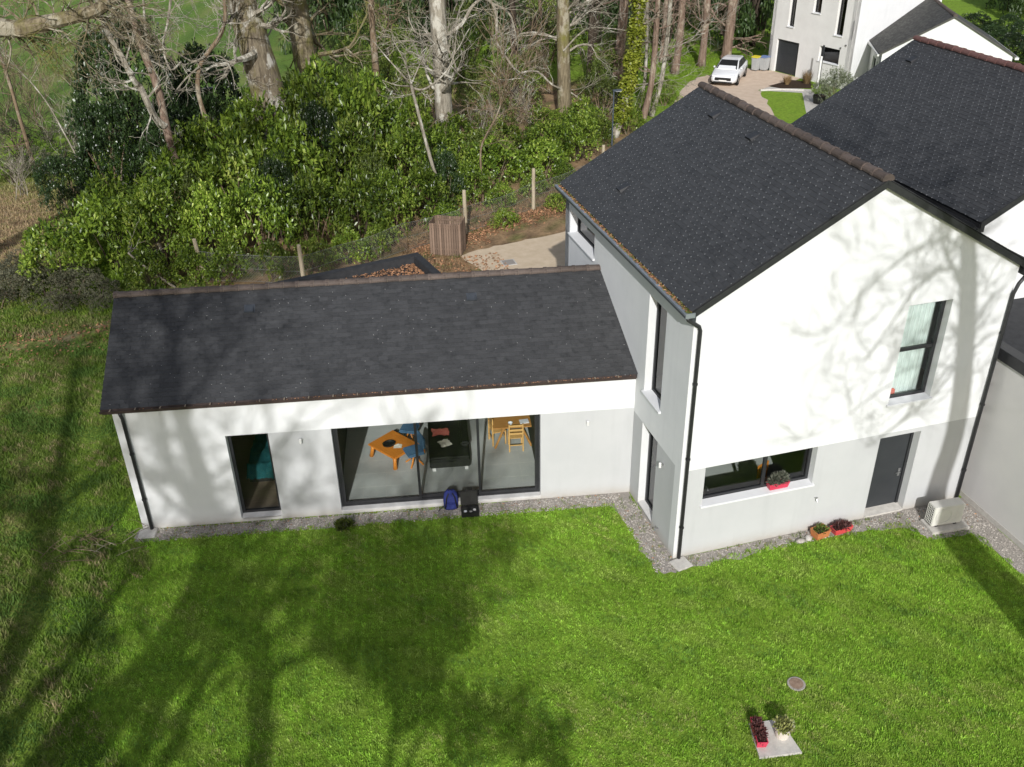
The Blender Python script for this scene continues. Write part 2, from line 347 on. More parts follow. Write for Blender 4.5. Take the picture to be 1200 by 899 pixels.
# ---- window in local wall coordinates: opening x0..x1, z0..z1, recess d
def window(parent, x0, x1, z0, z1, d=.2, mull=(), trans=(), fw=.07, sill=True, sill_out=.06, name='window', frame='alu', pane='glass', sill_m='white', label=None, loc=None, rz=0.0):
    mb = MB(); e = .004; y0, y1 = d, d+.075
    mb.box(x0-.03, x0+fw, y0, y1, z0-.03, z1+.03); mb.box(x1-fw, x1+.03, y0, y1, z0-.03, z1+.03)
    mb.box(x0+fw, x1-fw, y0+e, y1-e, z0-.03, z0+fw); mb.box(x0+fw, x1-fw, y0+e, y1-e, z1-fw, z1+.03)
    xs = [x0+fw] + list(mull) + [x1-fw]; zs = [z0+fw] + list(trans) + [z1-fw]
    for m in mull: mb.box(m-.045, m+.045, y0+.008, y1-.008, z0+fw, z1-fw)
    for t in trans:
        for i in range(len(xs)-1): mb.box(xs[i]+(.045 if i else 0), xs[i+1]-(.045 if i < len(xs)-2 else 0), y0+.012, y1-.012, t-.045, t+.045)
    wo = mb.build(name, frame, parent, loc=loc, rz=rz, label=label)
    for i in range(len(xs)-1):
        for j in range(len(zs)-1):
            a, b = xs[i]+(.035 if i else -.01), xs[i+1]-(.035 if i < len(xs)-2 else -.01)
            c, f = zs[j]+(.035 if j else -.01), zs[j+1]-(.035 if j < len(zs)-2 else -.01)
            MB().add([(a, y0+.04, c), (b, y0+.04, c), (b, y0+.04, f), (a, y0+.04, f)], [(0,1,2,3)]).build('pane', pane, wo)
    if sill:
        MB().prism([(-sill_out, z0-.055), (-sill_out, z0-.004), (d-.002, z0+.022), (d-.002, z0-.055)], x0-.05 if sill_out > .01 else x0+.003, x1+.05 if sill_out > .01 else x1-.003, 'x').build('sill', sill_m, wo, bevel=.006)
    return wo

# ---- slates on a roof plane: origin o (eave start), ex along the eave, es up the slope
SLATE_W, SLATE_E = .225, .125
def slate_mesh():
    mb = MB(); w = SLATE_W-.006; L = SLATE_E*2.05; t = .009
    # y = up slope, z = normal; the head lies on the battens, the tail rides on the course below
    mb.add([(0,0,t*2.3),(w,0,t*2.3),(w,L,t*.4),(0,L,t*.4),(0,0,t*1.1),(w,0,t*1.1)], [(0,1,2,3),(4,5,1,0),(0,3,4),(5,2,1)])
    return mb
def slate_roof(parent_roof, o, ex, es, width, slope, n_single=0, matn='slate', hooks=True, frame=None):
    """rows of slates; the first n_single become objects of their own, the rest one joined part"""
    o, ex, es = Vector(o), Vector(ex).normalized(), Vector(es).normalized(); nn = ex.cross(es).normalized()
    base = slate_mesh(); rest = MB(); hk = MB(); singles = 0
    sme = bpy.data.meshes.new('slate'); sme.from_pydata(base.v, [], base.f); sme.materials.append(T[matn])
    rows = int(slope/SLATE_E)
    for r in range(rows):
        off = (r % 2)*SLATE_W/2; c = -1 if off else 0
        while True:
            x0 = c*SLATE_W+off; c += 1
            if x0 > width-.03: break
            a, b = max(x0, 0), min(x0+SLATE_W, width)
            if b-a < .03: continue
            q = o + ex*(a+random.uniform(-.002, .002)) + es*(r*SLATE_E+random.uniform(-.004, .004)) + nn*.012
            tw = random.gauss(0, .006); k = (b-a)/SLATE_W
            ex2 = (ex + es*tw).normalized(); es2 = (es - ex*tw).normalized(); n2 = (nn + ex*random.gauss(0, .014) + es*random.gauss(0, .01)).normalized()
            if singles < n_single and k > .98 and r*SLATE_E < slope-SLATE_E*2:
                ob = bpy.data.objects.new('slate', sme); COL.objects.link(ob); ob.parent = parent_roof; singles += 1
                ob.matrix_local = Matrix(((ex2.x, es2.x, n2.x, q.x), (ex2.y, es2.y, n2.y, q.y), (ex2.z, es2.z, n2.z, q.z), (0, 0, 0, 1)))
            else:
                rest.add([q + ex2*v[0]*k + es2*v[1]*(1 if r < rows-1 else .5) + n2*v[2] for v in base.v], base.f)
            if hooks and k > .6 and random.random() < .86:
                hs_ = random.uniform(.0035, .0085); h = q + ex2*(SLATE_W*.5) - es2*.006 + n2*.02
                hk.add([h - ex2*hs_, h + ex2*hs_, h + ex2*hs_ + es2*.022 + n2*.009, h - ex2*hs_ + es2*.022 + n2*.009, h - ex2*hs_ - n2*.012, h + ex2*hs_ - n2*.012], [(0,1,2,3), (4,5,1,0)])
    rest.build('slates', matn, parent_roof, kind='stuff')
    if hooks: hk.build('slate_hooks', 'hook', parent_roof, kind='stuff')
def ridge_tiles(parent_roof, a, b, n, matn='ridge', rad=.112):
    """overlapping half-round caps from a to b"""
    a, b = Vector(a), Vector(b); L = (b-a).length/n; d = (b-a).normalized(); s = d.cross(Vector((0, 0, 1))).normalized(); u = s.cross(d)
    mb = MB(); k = 9; rings = [(-.015, rad*1.10, 1), (.07, rad*1.10, 1), (.075, rad*1.0, 0), (L+.02, rad*.93, 0)]
    for (y, r, mi) in rings:
        for j in range(k):
            q = math.pi*(-.08+1.16*j/(k-1)); mb.v.append((math.cos(q)*r*1.15, y, math.sin(q)*r*.95))
    for i in range(3):
        for j in range(k-1): mb.f.append((i*k+j, i*k+j+1, (i+1)*k+j+1, (i+1)*k+j)); mb.m.append(1 if i == 1 else 0)
    mb.add([mb.v[j] for j in range(k)], [tuple(range(k))], 0)
    me = bpy.data.meshes.new('ridge_tile'); me.from_pydata(mb.v, [], mb.f); me.materials.append(T[matn]); me.materials.append(T['mortar']); me.polygons.foreach_set('material_index', mb.m)
    for i in range(n):
        ob = bpy.data.objects.new('ridge_tile', me); COL.objects.link(ob); ob.parent = parent_roof
        p = a + d*(L*i) + u*random.uniform(-.006, .006) + s*random.uniform(-.006, .006)
        ob.matrix_local = Matrix(((s.x, d.x, u.x, p.x), (s.y, d.y, u.y, p.y), (s.z, d.z, u.z, p.z), (0, 0, 0, 1))) @ Matrix.Rotation(random.gauss(0, .012), 4, 'Z')
def litter(mb, fn, n, size=.05):
    for _ in range(n):
        p, nr = fn(); p = Vector(p); t = Vector((random.gauss(0, 1), random.gauss(0, 1), random.gauss(0, .3))).normalized()*size*random.uniform(.5, 1.2)
        b = t.cross(Vector(nr)+Vector((random.gauss(0, .4), random.gauss(0, .4), 0))).normalized()*size*random.uniform(.3, .6)
        c = Vector((0, 0, random.uniform(.0, .015)))
        mb.add([p-t, p+b+c, p+t, p-b+c], [(0,1,2),(0,2,3)])
    return mb
# ================================================================ SETTING: ground
W_, HE, HR, NN = 8.12, 6.72, 9.04, 8.41             # main block
YL, TH = 2.8265, -0.1748                            # wing: south wall starts here, turned by TH
LW_, DR, WE, WR = 12.82, 2.73, 3.75, 5.42           # wing length, half depth, eave and ridge height
cT, sT = math.cos(TH), math.sin(TH)
def WP(x, y, z=0.0): return Vector((cT*x-sT*y, YL+sT*x+cT*y, z))         # wing coordinates -> world
def to_wing(X, Y): q = np.asarray(Y)-YL; return X*cT+q*sT, -X*sT+q*cT

def vnoise(x, y, s, k=0):
    """cheap smooth noise in 0..1 (sum of rotated sines)"""
    r = np.random.default_rng(100+k); v = 0
    for i in range(9):
        a = r.uniform(0, 6.28); f = s*r.uniform(.5, 2.2); v = v + np.sin((x*math.cos(a)+y*math.sin(a))*f*6.28+r.uniform(0, 6.28))*(1/(1+.4*i))
    return np.clip(.5+v/5.2, 0, 1)
def sstep(a, b, x): t = np.clip((x-a)/(b-a), 0, 1); return t*t*(3-2*t)
def blend(c, col, wgt): return c*(1-wgt[:, None]) + np.array(col)[None]*wgt[:, None]
def ground_colour(x, y):
    n = len(x); n1 = vnoise(x, y, .12, 1); n2 = vnoise(x, y, .5, 2); n3 = vnoise(x, y, 1.7, 3)
    c = np.tile(np.array([.19, .31, .03]), (n, 1))
    c = blend(c, (.13, .23, .024), n2*.8); c = blend(c, (.20, .25, .045), n3*.4)
    # rough ground to the west
    rough = sstep(-13.2, -15.2, x+n2*1.2)*sstep(25, 15, y)
    c = blend(c, (.11, .14, .03), rough*.8); c = blend(c, (.30, .235, .11), rough*sstep(.56, .75, n2)*.8)
    # litter behind the house and under the wood
    lit = sstep(9.5, 12, y+n2*1.5)*sstep(-14.0, -12, x+n2)*sstep(64, 52, y+n1*14)*sstep(15.0, 12.0, x+n2*2-(y-25)*.14)
    c = blend(c, (.31, .20, .12), lit*.95); c = blend(c, (.12, .08, .05), lit*sstep(.45, .7, n3)*.8)
    c = blend(c, (.09, .13, .03), lit*sstep(.62, .8, n2)*.7)
    # straw bank, left middle
    bank = np.exp(-(((x+21)/4.6)**2+((y-29.5)/7.5)**2)**2)
    c = blend(c, (.38, .275, .175), np.clip(bank*1.2*(.4+n3*.8), 0, .95)); c = blend(c, (.15, .10, .06), bank*sstep(.55, .8, n2)*.5)
    soil = np.exp(-((y-17.3-(x+18)*.05)/1.0)**2)*sstep(-12.3, -13.2, x)*sstep(-26, -23, x)
    c = blend(c, (.30, .225, .16), np.clip(soil*sstep(.3, .62, n2)*(.4+n3*.6), 0, 1))
    # far meadow
    mead = np.clip(sstep(44, 52, y)*sstep(4, -4, x)+sstep(70, 84, y), 0, 1)
    c = blend(c, (.125, .21, .04), mead*.9); c = blend(c, (.09, .14, .035), mead*n2*.7); n6 = vnoise(x, y, .16, 19); c = blend(c, (.20, .22, .075), mead*sstep(.5, .8, n6)*.7); c = blend(c, (.07, .13, .03), mead*sstep(.45, .2, n6)*.6)
    return c
gx = np.concatenate([[-600, -300, -150, -80, -55, -45], np.arange(-38, 50, .6), [55, 65, 80, 150, 300, 600]])
gy = np.concatenate([[-300, -150, -80, -50, -30, -20], np.arange(-14, 70, .6), np.arange(72, 124, 3), [150, 220, 400, 800]])
XX, YY = np.meshgrid(gx, gy); xf, yf = XX.ravel(), YY.ravel(); nx, ny = len(gx), len(gy)
HZ = lambda x, y: .9*(vnoise(x, y, .05, 9)-.5)*np.clip((np.hypot(x-2, y-6)-72)/30, 0, 1)
zf = HZ(xf, yf)
ii, jj = np.meshgrid(np.arange(nx-1), np.arange(ny-1)); k0 = (jj*nx+ii).ravel()
gc = np.concatenate([ground_colour(xf, yf), np.ones((len(xf), 1))], 1)
def ground_mat():
    m, N, Lk, B = new_mat('ground_cover'); a = N.new('ShaderNodeAttribute'); a.attribute_name = 'tint'
    g = N.new('ShaderNodeNewGeometry')
    n = N.new('ShaderNodeTexNoise'); n.inputs['Scale'].default_value = 5; n.inputs['Detail'].default_value = 9; n.inputs['Roughness'].default_value = .7; Lk.new(g.outputs['Position'], n.inputs['Vector'])
    mr = N.new('ShaderNodeMapRange'); mr.inputs[1].default_value = .25; mr.inputs[2].default_value = .75; mr.inputs[3].default_value = .5; mr.inputs[4].default_value = 1.5
    Lk.new(n.outputs[0], mr.inputs[0]); hs = N.new('ShaderNodeHueSaturation'); Lk.new(a.outputs['Color'], hs.inputs['Color']); Lk.new(mr.outputs[0], hs.inputs['Value'])
    Lk.new(hs.outputs[0], B.inputs['Base Color']); B.inputs['Roughness'].default_value = .95; B.inputs['Specular IOR Level'].default_value = .1
    b = N.new('ShaderNodeBump'); b.inputs['Strength'].default_value = .9; b.inputs['Distance'].default_value = .06; Lk.new(n.outputs[0], b.inputs['Height']); Lk.new(b.outputs[0], B.inputs['Normal'])
    return m
T['ground'] = ground_mat()
gme = raw_mesh('ground', np.stack([xf, yf, zf], 1), np.full(len(k0), 4), np.stack([k0, k0+1, k0+nx+1, k0+nx], 1).ravel(), 'ground', gc)
link('ground', gme, kind='structure')

def sheet(name, pts, z, m, wob=0.0, n=1, kind='structure'):
    """flat paving outline, optionally with a ragged edge"""
    P = []
    for i in range(len(pts)):
        a, b = Vector(pts[i]), Vector(pts[(i+1) % len(pts)])
        for k in range(n): 
            q = a.lerp(b, k/n)
            if k: q += Vector((random.gauss(0, wob), random.gauss(0, wob)))
            P.append((q.x, q.y, z))
    return MB().add(P, [tuple(range(len(P)))]).build(name, m, kind=kind)
# bare gravel margin round the house walls
A = WP(-LW_-.15, -.52); B_ = WP(-.66, -.50)
gs1 = sheet('gravel_strip', [WP(-LW_-.1, -.02).xy, A.xy, WP(-9, -.48).xy, WP(-5, -.44).xy, B_.xy, (-.50, 1.3), (-.60, .35), (-.46, -.46), (.3, -.40), (1.3, -.42), (3.0, -.30), (4.4, -.42), (5.0, -.48), (6.2, -.70), (6.5, -1.25), (7.6, -1.3), (7.7, -3.2), (8.33, -3.6), (8.33, -.01), (.0, -.01), (-.01, 0), (-.01, YL)], .006, 'gravel', .05, 5)
pb = MB()
def pebble_area(n, fn, s0=.012, s1=.03):
    for _ in range(n):
        x, y = fn(); s = random.uniform(s0, s1); q = random.uniform(0, 3.14); c, d = math.cos(q)*s, math.sin(q)*s*.8
        pb.add([(x+c, y+d, .005), (x-d, y+c, .005), (x-c, y-d, .005), (x+d, y-c, .005), (x+d*.3, y, .006+s*.7)], [(0,1,4),(1,2,4),(2,3,4),(3,0,4)])
def f1(): x = random.uniform(-LW_, -.3); q = WP(x, -random.uniform(.02, .55)); return q.x, q.y
def f2(): return -random.uniform(.02, .6), random.uniform(-.4, 2.5)
def f3(): x = random.uniform(0, 6.5); return x, -random.uniform(.02, .42)
def f4(): return random.uniform(6.4, 8.25), -random.uniform(.05, 1.2)
def f5(): return random.uniform(7.7, 8.3), -random.uniform(1, 3.3)
pebble_area(5200, f1); pebble_area(1300, f2); pebble_area(1700, f3); pebble_area(1500, f4); pebble_area(900, f5)
pb.build('pebbles', 'stone', kind='stuff')['label'] = 'grey and beige pebbles in the margin along the house walls'
# driveway north of the house
dp = [GZ(*q).xy for q in [(540, 300), (560, 293), (600, 285), (640, 277), (700, 262)]]
sheet('driveway', dp + [Vector((12, 23)), Vector((12, 9.2)), Vector((1.5, 9.2)), Vector((.6, 15)), GZ(560, 314).xy, GZ(545, 306).xy], .012, 'drive', .05, 4)
mc = thing('drain_cover', 'small square drain cover set in the beige driveway', 'drain cover', GZ(596, 308, .012))
MB().box(-.3, .3, -.3, .3, .001, .02).build('frame', 'concrete', mc, bevel=.005); MB().box(-.24, .24, -.24, .24, .021, .03).build('lid', 'gravel', mc)

# ================================================================ MAIN HOUSE
house = thing('modern_house', 'white two-storey house with slate gable roof and long low side wing', 'house')
def zone_g(x, z): return 1 if z < 2.6 and x > .20 else 0
g_ops = [(.64, 3.6, 1.5, 2.6), (5.34, 6.5, .06, 2.48), (5.34, 6.50, 3.47, 6.09)]
gw = wall(W_, HE, g_ops, zone_g, .3, xs=(.20,), zs=(2.6,), gable=(W_/2, HR)).build('wall', ['white', 'grey'], house, label='south gable wall, white above and pale grey below')
ww_L = NN-.3; ny_ = lambda y: NN-y
w_ops = [(ny_(2.3), ny_(1.32), 3.5, 6.13), (ny_(8.0), ny_(6.02), 5.52, 6.2), (ny_(2.25), ny_(1.32), .1, 2.6)]
ww = wall(ww_L, HE, w_ops, lambda x, z: 1 if z < 2.6 else 0, .3, zs=(2.6,)).build('wall', ['white', 'grey'], house, loc=(0, NN, 0), rz=-math.pi/2)
wall(W_, HE, [], None, .3, gable=(W_/2, HR)).build('wall', ['white', 'grey'], house, loc=(W_, NN, 0), rz=math.pi)
wall(NN-.6, HE, [], None, .3).build('wall', ['white', 'grey'], house, loc=(W_, .3, 0), rz=math.pi/2)
# wing walls
xl = lambda x: x+LW_
SX0, SX1, WX0, WX1, ZT, ZF = xl(-7.70), xl(-2.42), xl(-10.29), xl(-9.25), 2.69, .12
def zone_w(x, z): return 1 if z < ZT and (WX1 < x < SX0 or x > SX1) else 0
wg = wall(LW_+.12, 3.70, [(SX0, SX1, ZF, ZT), (WX0, WX1, ZF, ZT)], zone_w, .3).build('wall', ['white', 'grey'], house, loc=WP(-LW_, 0), rz=TH, label='low wing wall, white with pale grey panels beside the openings')
wall(2*DR-.32, 3.70, [], None, .3, gable=(DR-.16, WR-.14)).build('wall', ['white', 'grey'], house, loc=WP(-LW_, 2*DR), rz=TH-math.pi/2)
wall(LW_-.6, 3.70, [], None, .3).build('wall', ['white', 'grey'], house, loc=WP(-.9, 2*DR), rz=TH+math.pi)
# floors and inner partitions (seen through the glass)
fl = MB(); fl.box(xl(-7.78), xl(-2.30), .31, 5.1, .02, ZF); fl.build('inner_floor', 'tile', house, loc=WP(-LW_, 0), rz=TH, label='grey tiled living room floor')
MB().box(.31, xl(-7.88), .31, 5.1, .02, ZF-.004).build('inner_floor', 'woodfloor', house, loc=WP(-LW_, 0), rz=TH)
MB().box(xl(-7.86), xl(-7.74), .31, 5.1, ZF+.002, 3.0).build('partition', 'inwall', house, loc=WP(-LW_, 0), rz=TH)
MB().box(xl(-2.38), xl(-2.26), .31, 4.6, ZF+.002, 3.0).build('partition', 'inwall', house, loc=WP(-LW_, 0), rz=TH)
MB().box(.31, LW_-1, .31, 5.12, 3.02, 3.12).build('ceiling', 'inwhite', house, loc=WP(-LW_, 0), rz=TH)
MB().box(.31, W_-.31, .31, NN-.31, .0, .08).build('inner_floor', 'tile', house)
MB().box(.31, W_-.31, .31, NN-.31, 2.75, 3.0).build('inner_floor', 'woodfloor', house)
MB().box(.31, W_-.31, 3.6, 3.7, .085, 2.74).build('partition', 'inwall', house)
MB().box(.31, W_-.31, 3.6, 3.7, 3.01, 6.6).build('partition', 'inwhite', house)
# tile joints of the living-room floor
tj = MB()
for k in range(1, 9): tj.box(xl(-7.78)+k*.62, xl(-7.78)+k*.62+.006, .32, 5.0, ZF+.0005, ZF+.003)
for k in range(1, 8): tj.box(xl(-7.77), xl(-2.31), .32+k*.62, .326+k*.62, ZF+.0005, ZF+.002)
tj.build('tile_joint', 'concrete', house, loc=WP(-LW_, 0), rz=TH, kind='stuff')

# windows and doors
window(house, .64, 3.6, 1.5, 2.6, .2, mull=(2.35,), fw=.08, label='long kitchen window with dark frame')
window(house, 5.34, 6.5, 3.47, 6.09, .2, trans=(4.80,), fw=.08, label='tall gable window with a transom')
WL = dict(loc=(0, NN, 0), rz=-math.pi/2)
window(house, *w_ops[0], .2, fw=.07, **WL); window(house, *w_ops[1], .22, fw=.05, **WL)
window(house, *w_ops[2], .2, fw=.08, sill_out=.0, label='glazed side door', **WL)
window(house, WX0, WX1, ZF, ZT, .2, fw=.08, sill_out=.0, loc=WP(-LW_, 0), rz=TH, label='tall narrow bedroom window')
# sliding glazing: outer frame, three leaves on two tracks
sd = thing_loc = dict(loc=WP(-LW_, 0), rz=TH)
mb = MB(); d0 = .16; fw = .06
mb.box(SX0-.03, SX0+fw, d0, d0+.14, ZF-.03, ZT+.03); mb.box(SX1-fw, SX1+.03, d0, d0+.14, ZF-.03, ZT+.03)
mb.box(SX0+fw, SX1-fw, d0+.003, d0+.137, ZF-.03, ZF+.045); mb.box(SX0+fw, SX1-fw, d0+.003, d0+.137, ZT-.05, ZT+.03)
slider = mb.build('sliding_door', 'alu', house, label='wide three-leaf dark sliding glass door', **sd)
XM = [SX0+fw+.003, xl(-5.62), xl(-4.02), SX1-fw-.003]
for i in range(3):
    a, b = XM[i]-(.035 if i else 0), XM[i+1]+(.035 if i < 2 else 0); y = d0+(.012 if i != 1 else .072); z0, z1 = ZF+.048, ZT-.053
    l = MB(); l.box(a, a+.065, y, y+.05, z0, z1); l.box(b-.065, b, y, y+.05, z0, z1); l.box(a+.065, b-.065, y+.003, y+.047, z0, z0+.08); l.box(a+.065, b-.065, y+.003, y+.047, z1-.06, z1)
    l.build('leaf_frame', 'alu', slider)
    MB().add([(a+.06, y+.025, z0+.07), (b-.06, y+.025, z0+.07), (b-.06, y+.025, z1-.055), (a+.06, y+.025, z1-.055)], [(0,1,2,3)]).build('pane', 'glass', slider)
MB().prism([(-.015, ZF-.07), (-.015, ZF-.012), (d0-.002, ZF-.002), (d0-.002, ZF-.07)], SX0+.004, SX1-.004, 'x').build('threshold', 'white', slider)
# back door
bd = MB().box(5.42, 6.42, .245, .29, .10, 2.42).build('door', 'door', house, label='plain dark grey back door', bevel=.004)
f = MB(); f.box(5.31, 5.415, .22, .295, .03, 2.5); f.box(6.425, 6.53, .22, .295, .03, 2.5); f.box(5.415, 6.425, .223, .292, 2.425, 2.5); f.build('frame', 'alu', bd)
h = MB(); h.tube([(6.33, .245, 1.12), (6.33, .19, 1.12), (6.20, .185, 1.12)], .012, 8); h.box(6.30, 6.36, .236, .2445, .98, 1.22); h.build('handle', 'chrome', bd, smooth=False)
MB().prism([(-.02, .0), (-.02, .055), (.243, .098), (.243, .0)], 5.345, 6.495, 'x').build('threshold', 'concrete', bd)
# ---- main roof
s = (HR-HE)/(W_/2); ov = .10
prof = [(-ov, HE-ov*s+.015), (W_/2, HR+.015), (W_+ov, HE-ov*s+.015), (W_+ov, HE-ov*s+.15), (W_/2, HR+.16), (-ov, HE-ov*s+.15)]
roof = MB().prism(prof, -.09, 8.56, 'y').build('roof', 'membrane', house, label='steep slate roof of the tall block')
es = Vector((1, 0, s)).normalized(); sl_len = math.hypot(W_/2+ov, (W_/2+ov)*s)
slate_roof(roof, (-ov-.03, 8.58, HE-ov*s+.135), (0, -1, 0), es, 8.69, sl_len+.02, 300)
slate_roof(roof, (W_+ov+.03, -.11, HE-ov*s+.135), (0, 1, 0), Vector((-1, 0, s)), 8.69, sl_len+.02, 0, hooks=False)
ridge_tiles(roof, (W_/2, -.10, HR+.165), (W_/2, 8.58, HR+.165), 22)
MB().prism([(-.01, 0), (.30, .30*s), (.30, .30*s+.05), (-.01, .05)], -.2, .0, 'y').v
for px, py in [(725, 225), (833, 139), (877, 165)]:
    # roof vents lying in the slope
    d = ray(px, py); t = ((CAM.x*s + HE+.16) - CAM.z)/(d.z - d.x*s); q = CAM+d*t
    v = MB(); v.add([(0, -.16, 0), (.34, -.16, 0), (.34, .16, 0), (0, .16, 0), (0, -.13, .075), (0, .13, .075), (.30, -.11, .02), (.30, .11, .02)], [(0,1,6,4), (2,3,5,7), (1,2,7,6), (4,6,7,5), (0,4,5,3), (0,3,2,1)])
    o = v.build('roof_vent', 'pvc', roof, loc=q+Vector((0, 0, .02))); o.rotation_euler = (0, -math.atan(s), 0)
# verge trims along the gable
for sg in (-1, 1):
    x0, x1 = (-ov-.02, W_/2-.003) if sg < 0 else (W_/2+.003, W_+ov+.02)
    z = lambda x: HE + (x if sg < 0 else W_-x)*s
    MB().prism([(x0, z(x0)-.015), (x1, z(x1)-.015), (x1, z(x1)+.15), (x0, z(x0)+.15)], -.125, -.094, 'y').build('verge_board', 'pvc', roof)
# ---- west gutter of the main roof (zinc, silted up with leaves)
def u_profile(x0, x1, zt, dep, t=.012): return [(x0, zt), (x0, zt-dep), (x1, zt-dep), (x1, zt), (x1-t, zt), (x1-t, zt-dep+t), (x0+t, zt-dep+t), (x0+t, zt)]
ze = HE-ov*s+.11
gut = MB().prism(u_profile(-.28, -ov-.035, ze, .09), -.12, 8.56, 'y').build('gutter', 'zincdark', house, label='zinc eaves gutter clogged with dead leaves')
MB().prism([(-.292, ze-.03), (-.292, ze+.014), (-.21, ze+.014), (-.21, ze+.003), (-.28, ze+.003)], -.125, 8.565, 'y').build('gutter_lip', 'zinc', gut)
MB().box(-ov-.03, -.004, -.08, 8.5, HE-.20, HE-ov*s+.01).build('fascia', 'zincdark', gut)
lt = MB(); litter(lt, lambda: ((random.uniform(-.23, -.13), random.uniform(-.1, 8.5), ze+.0+random.uniform(-.03, .03)), (0, 0, 1)), 1500, .04); lt.build('leaf_litter', 'litter', gut, kind='stuff')
ms = MB(); litter(ms, lambda: ((random.uniform(-.24, -.11), (random.random()**1.5)*8.3-.1, ze+.01+random.uniform(-.03, .04)), (0, 0, 1)), 700, .03); ms.build('moss', 'bush', gut, kind='stuff')
gb = MB()
for k in range(14): gb.box(-.298, -.19, .2+k*.6, .225+k*.6, ze+.0145, ze+.021)
gb.build('gutter_bracket', 'zinc', gut)
MB().box(-.28, -.06, -.145, -.123, ze-.09, ze+.02).build('gutter_end', 'zinc', gut)
eg = MB().prism(u_profile(W_+ov+.035, W_+.31, ze, .10), -.12, 8.56, 'y').build('gutter', 'pvc', house)
MB().box(W_+.10, W_+.34, -.14, .12, ze-.30, ze-.105).build('hopper', 'pvc', eg)
def downpipe(pts, parent, loc=None, rz=0.0, clips=()):
    o = MB().tube(pts, .045, 10).build('downpipe', 'pvc', parent, loc=loc, rz=rz, smooth=True)
    for (x, y, z) in clips: MB().lathe([(.052, -.02), (.058, -.02), (.058, .02), (.052, .02)], 12, (x, y, z)).build('clip', 'pvc', o)
    return o
downpipe([(-.20, -.07, ze-.10), (-.18, -.07, ze-.16), (.09, -.07, ze-.36), (.125, -.07, ze-.46), (.125, -.07, .05)], house, clips=[(.125, -.07, z) for z in (1.0, 3.0, 5.0)])
downpipe([(W_+.2, -.07, ze-.30), (W_+.05, -.07, ze-.5), (W_-.03, -.07, ze-.75), (W_-.03, -.07, .05)], house, clips=[(W_-.03, -.07, z) for z in (1.0, 3.0, 5.0)])
# ---- wing roof: runs into the west wall of the tall block
sw = (WR-WE)/(DR+.08); xr = lambda y: y*math.tan(TH)+.04       # where the block's wall is, in wing coordinates
x0 = -LW_-.17
def rowpts(y, z): return [(x0, y, z), (xr(y) if y < 2*DR else xr(2*DR), y, z)]
secs = [(-.08, WE-.13), (DR, WR-.13), (2*DR+.08, WE-.13), (2*DR+.08, WE), (DR, WR), (-.08, WE)]
v = [q for y, z in secs for q in rowpts(y, z)]
wr = MB().add(v, [tuple(range(0, 12, 2))[::-1], tuple(range(1, 12, 2))] + [(2*i, 2*i+1, (2*i+3) % 12, (2*i+2) % 12) for i in range(6)]).build('roof', 'membrane', house, loc=WP(0, 0), rz=TH, label='low slate roof of the wing')
esw = Vector((0, 1, sw)).normalized()
class RowW(float): pass
_old = slate_roof
def slate_wing():
    # rows get shorter towards the ridge because the block's wall runs askew
    rows = int(math.hypot(DR+.1, (DR+.1)*sw)/SLATE_E)
    base = slate_mesh(); rest = MB(); hk = MB(); n1 = 0; nn = Vector((1, 0, 0)).cross(esw)
    sme = bpy.data.meshes.new('slate'); sme.from_pydata(base.v, [], base.f); sme.materials.append(T['slate'])
    for r in range(rows):
        y = -.11 + r*SLATE_E*esw.y; wid = xr(max(y, 0))-.02-x0+.03; off = (r % 2)*SLATE_W/2; c = -1 if off else 0
        while True:
            a0 = c*SLATE_W+off; c += 1
            if a0 > wid-.03: break
            a, b = max(a0, 0), min(a0+SLATE_W, wid)
            if b-a < .03: continue
            q = Vector((x0-.03+a+random.uniform(-.002, .002), y, WE-.08*0+(y+.08)*sw)) + nn*.008 + esw*random.uniform(-.004, .004)
            tw = random.gauss(0, .006); k = (b-a)/SLATE_W; X = Vector((1, 0, 0))
            ex2 = (X+esw*tw).normalized(); es2 = (esw-X*tw).normalized(); n2 = (nn+X*random.gauss(0, .014)+esw*random.gauss(0, .01)).normalized()
            if n1 < 300 and k > .98:
                ob = bpy.data.objects.new('slate', sme); COL.objects.link(ob); ob.parent = wr; n1 += 1
                ob.matrix_local = Matrix(((ex2.x, es2.x, n2.x, q.x), (ex2.y, es2.y, n2.y, q.y), (ex2.z, es2.z, n2.z, q.z), (0, 0, 0, 1)))
            else: rest.add([q+ex2*u[0]*k+es2*u[1]*(1 if r < rows-1 else .55)+n2*u[2] for u in base.v], base.f)
            if k > .6 and random.random() < .12:
                hh = q+ex2*(SLATE_W*.5)-es2*.004+n2*.02
                hk.add([hh-ex2*.004, hh+ex2*.004, hh+ex2*.004+es2*.012+n2*.004, hh-ex2*.004+es2*.012+n2*.004], [(0,1,2,3)])
    rest.build('slates', 'slate', wr, kind='stuff'); hk.build('slate_hooks', 'hook', wr, kind='stuff')
slate_wing()
ridge_tiles(wr, (x0-.02, DR, WR+.01), (xr(DR)-.005, DR, WR+.01), 33, rad=.095)
for px, py in [(292, 367), (553, 353)]:
    d = ray(px, py); o0 = WP(0, -.08, WE+.03); nv = Vector((-sT*-sw, cT*-sw, 1)); nv = Vector((sT*sw, -cT*sw, 1))
    t = (o0-CAM).dot(nv)/d.dot(nv); q = CAM+d*t; lx, ly = to_wing(q.x, q.y)
    v = MB().add([(-.14, 0, 0), (.14, 0, 0), (.14, .26, 0), (-.14, .26, 0), (-.11, 0, .06), (.11, 0, .06), (.09, .24, .012), (-.09, .24, .012)], [(0,1,5,4), (1,2,6,5), (3,0,4,7), (4,5,6,7), (2,3,7,6), (0,3,2,1)])
    o = v.build('roof_vent', 'zincdark', wr, loc=(float(lx), float(ly), q.z+.005)); o.rotation_euler = (math.atan(sw), 0, 0)
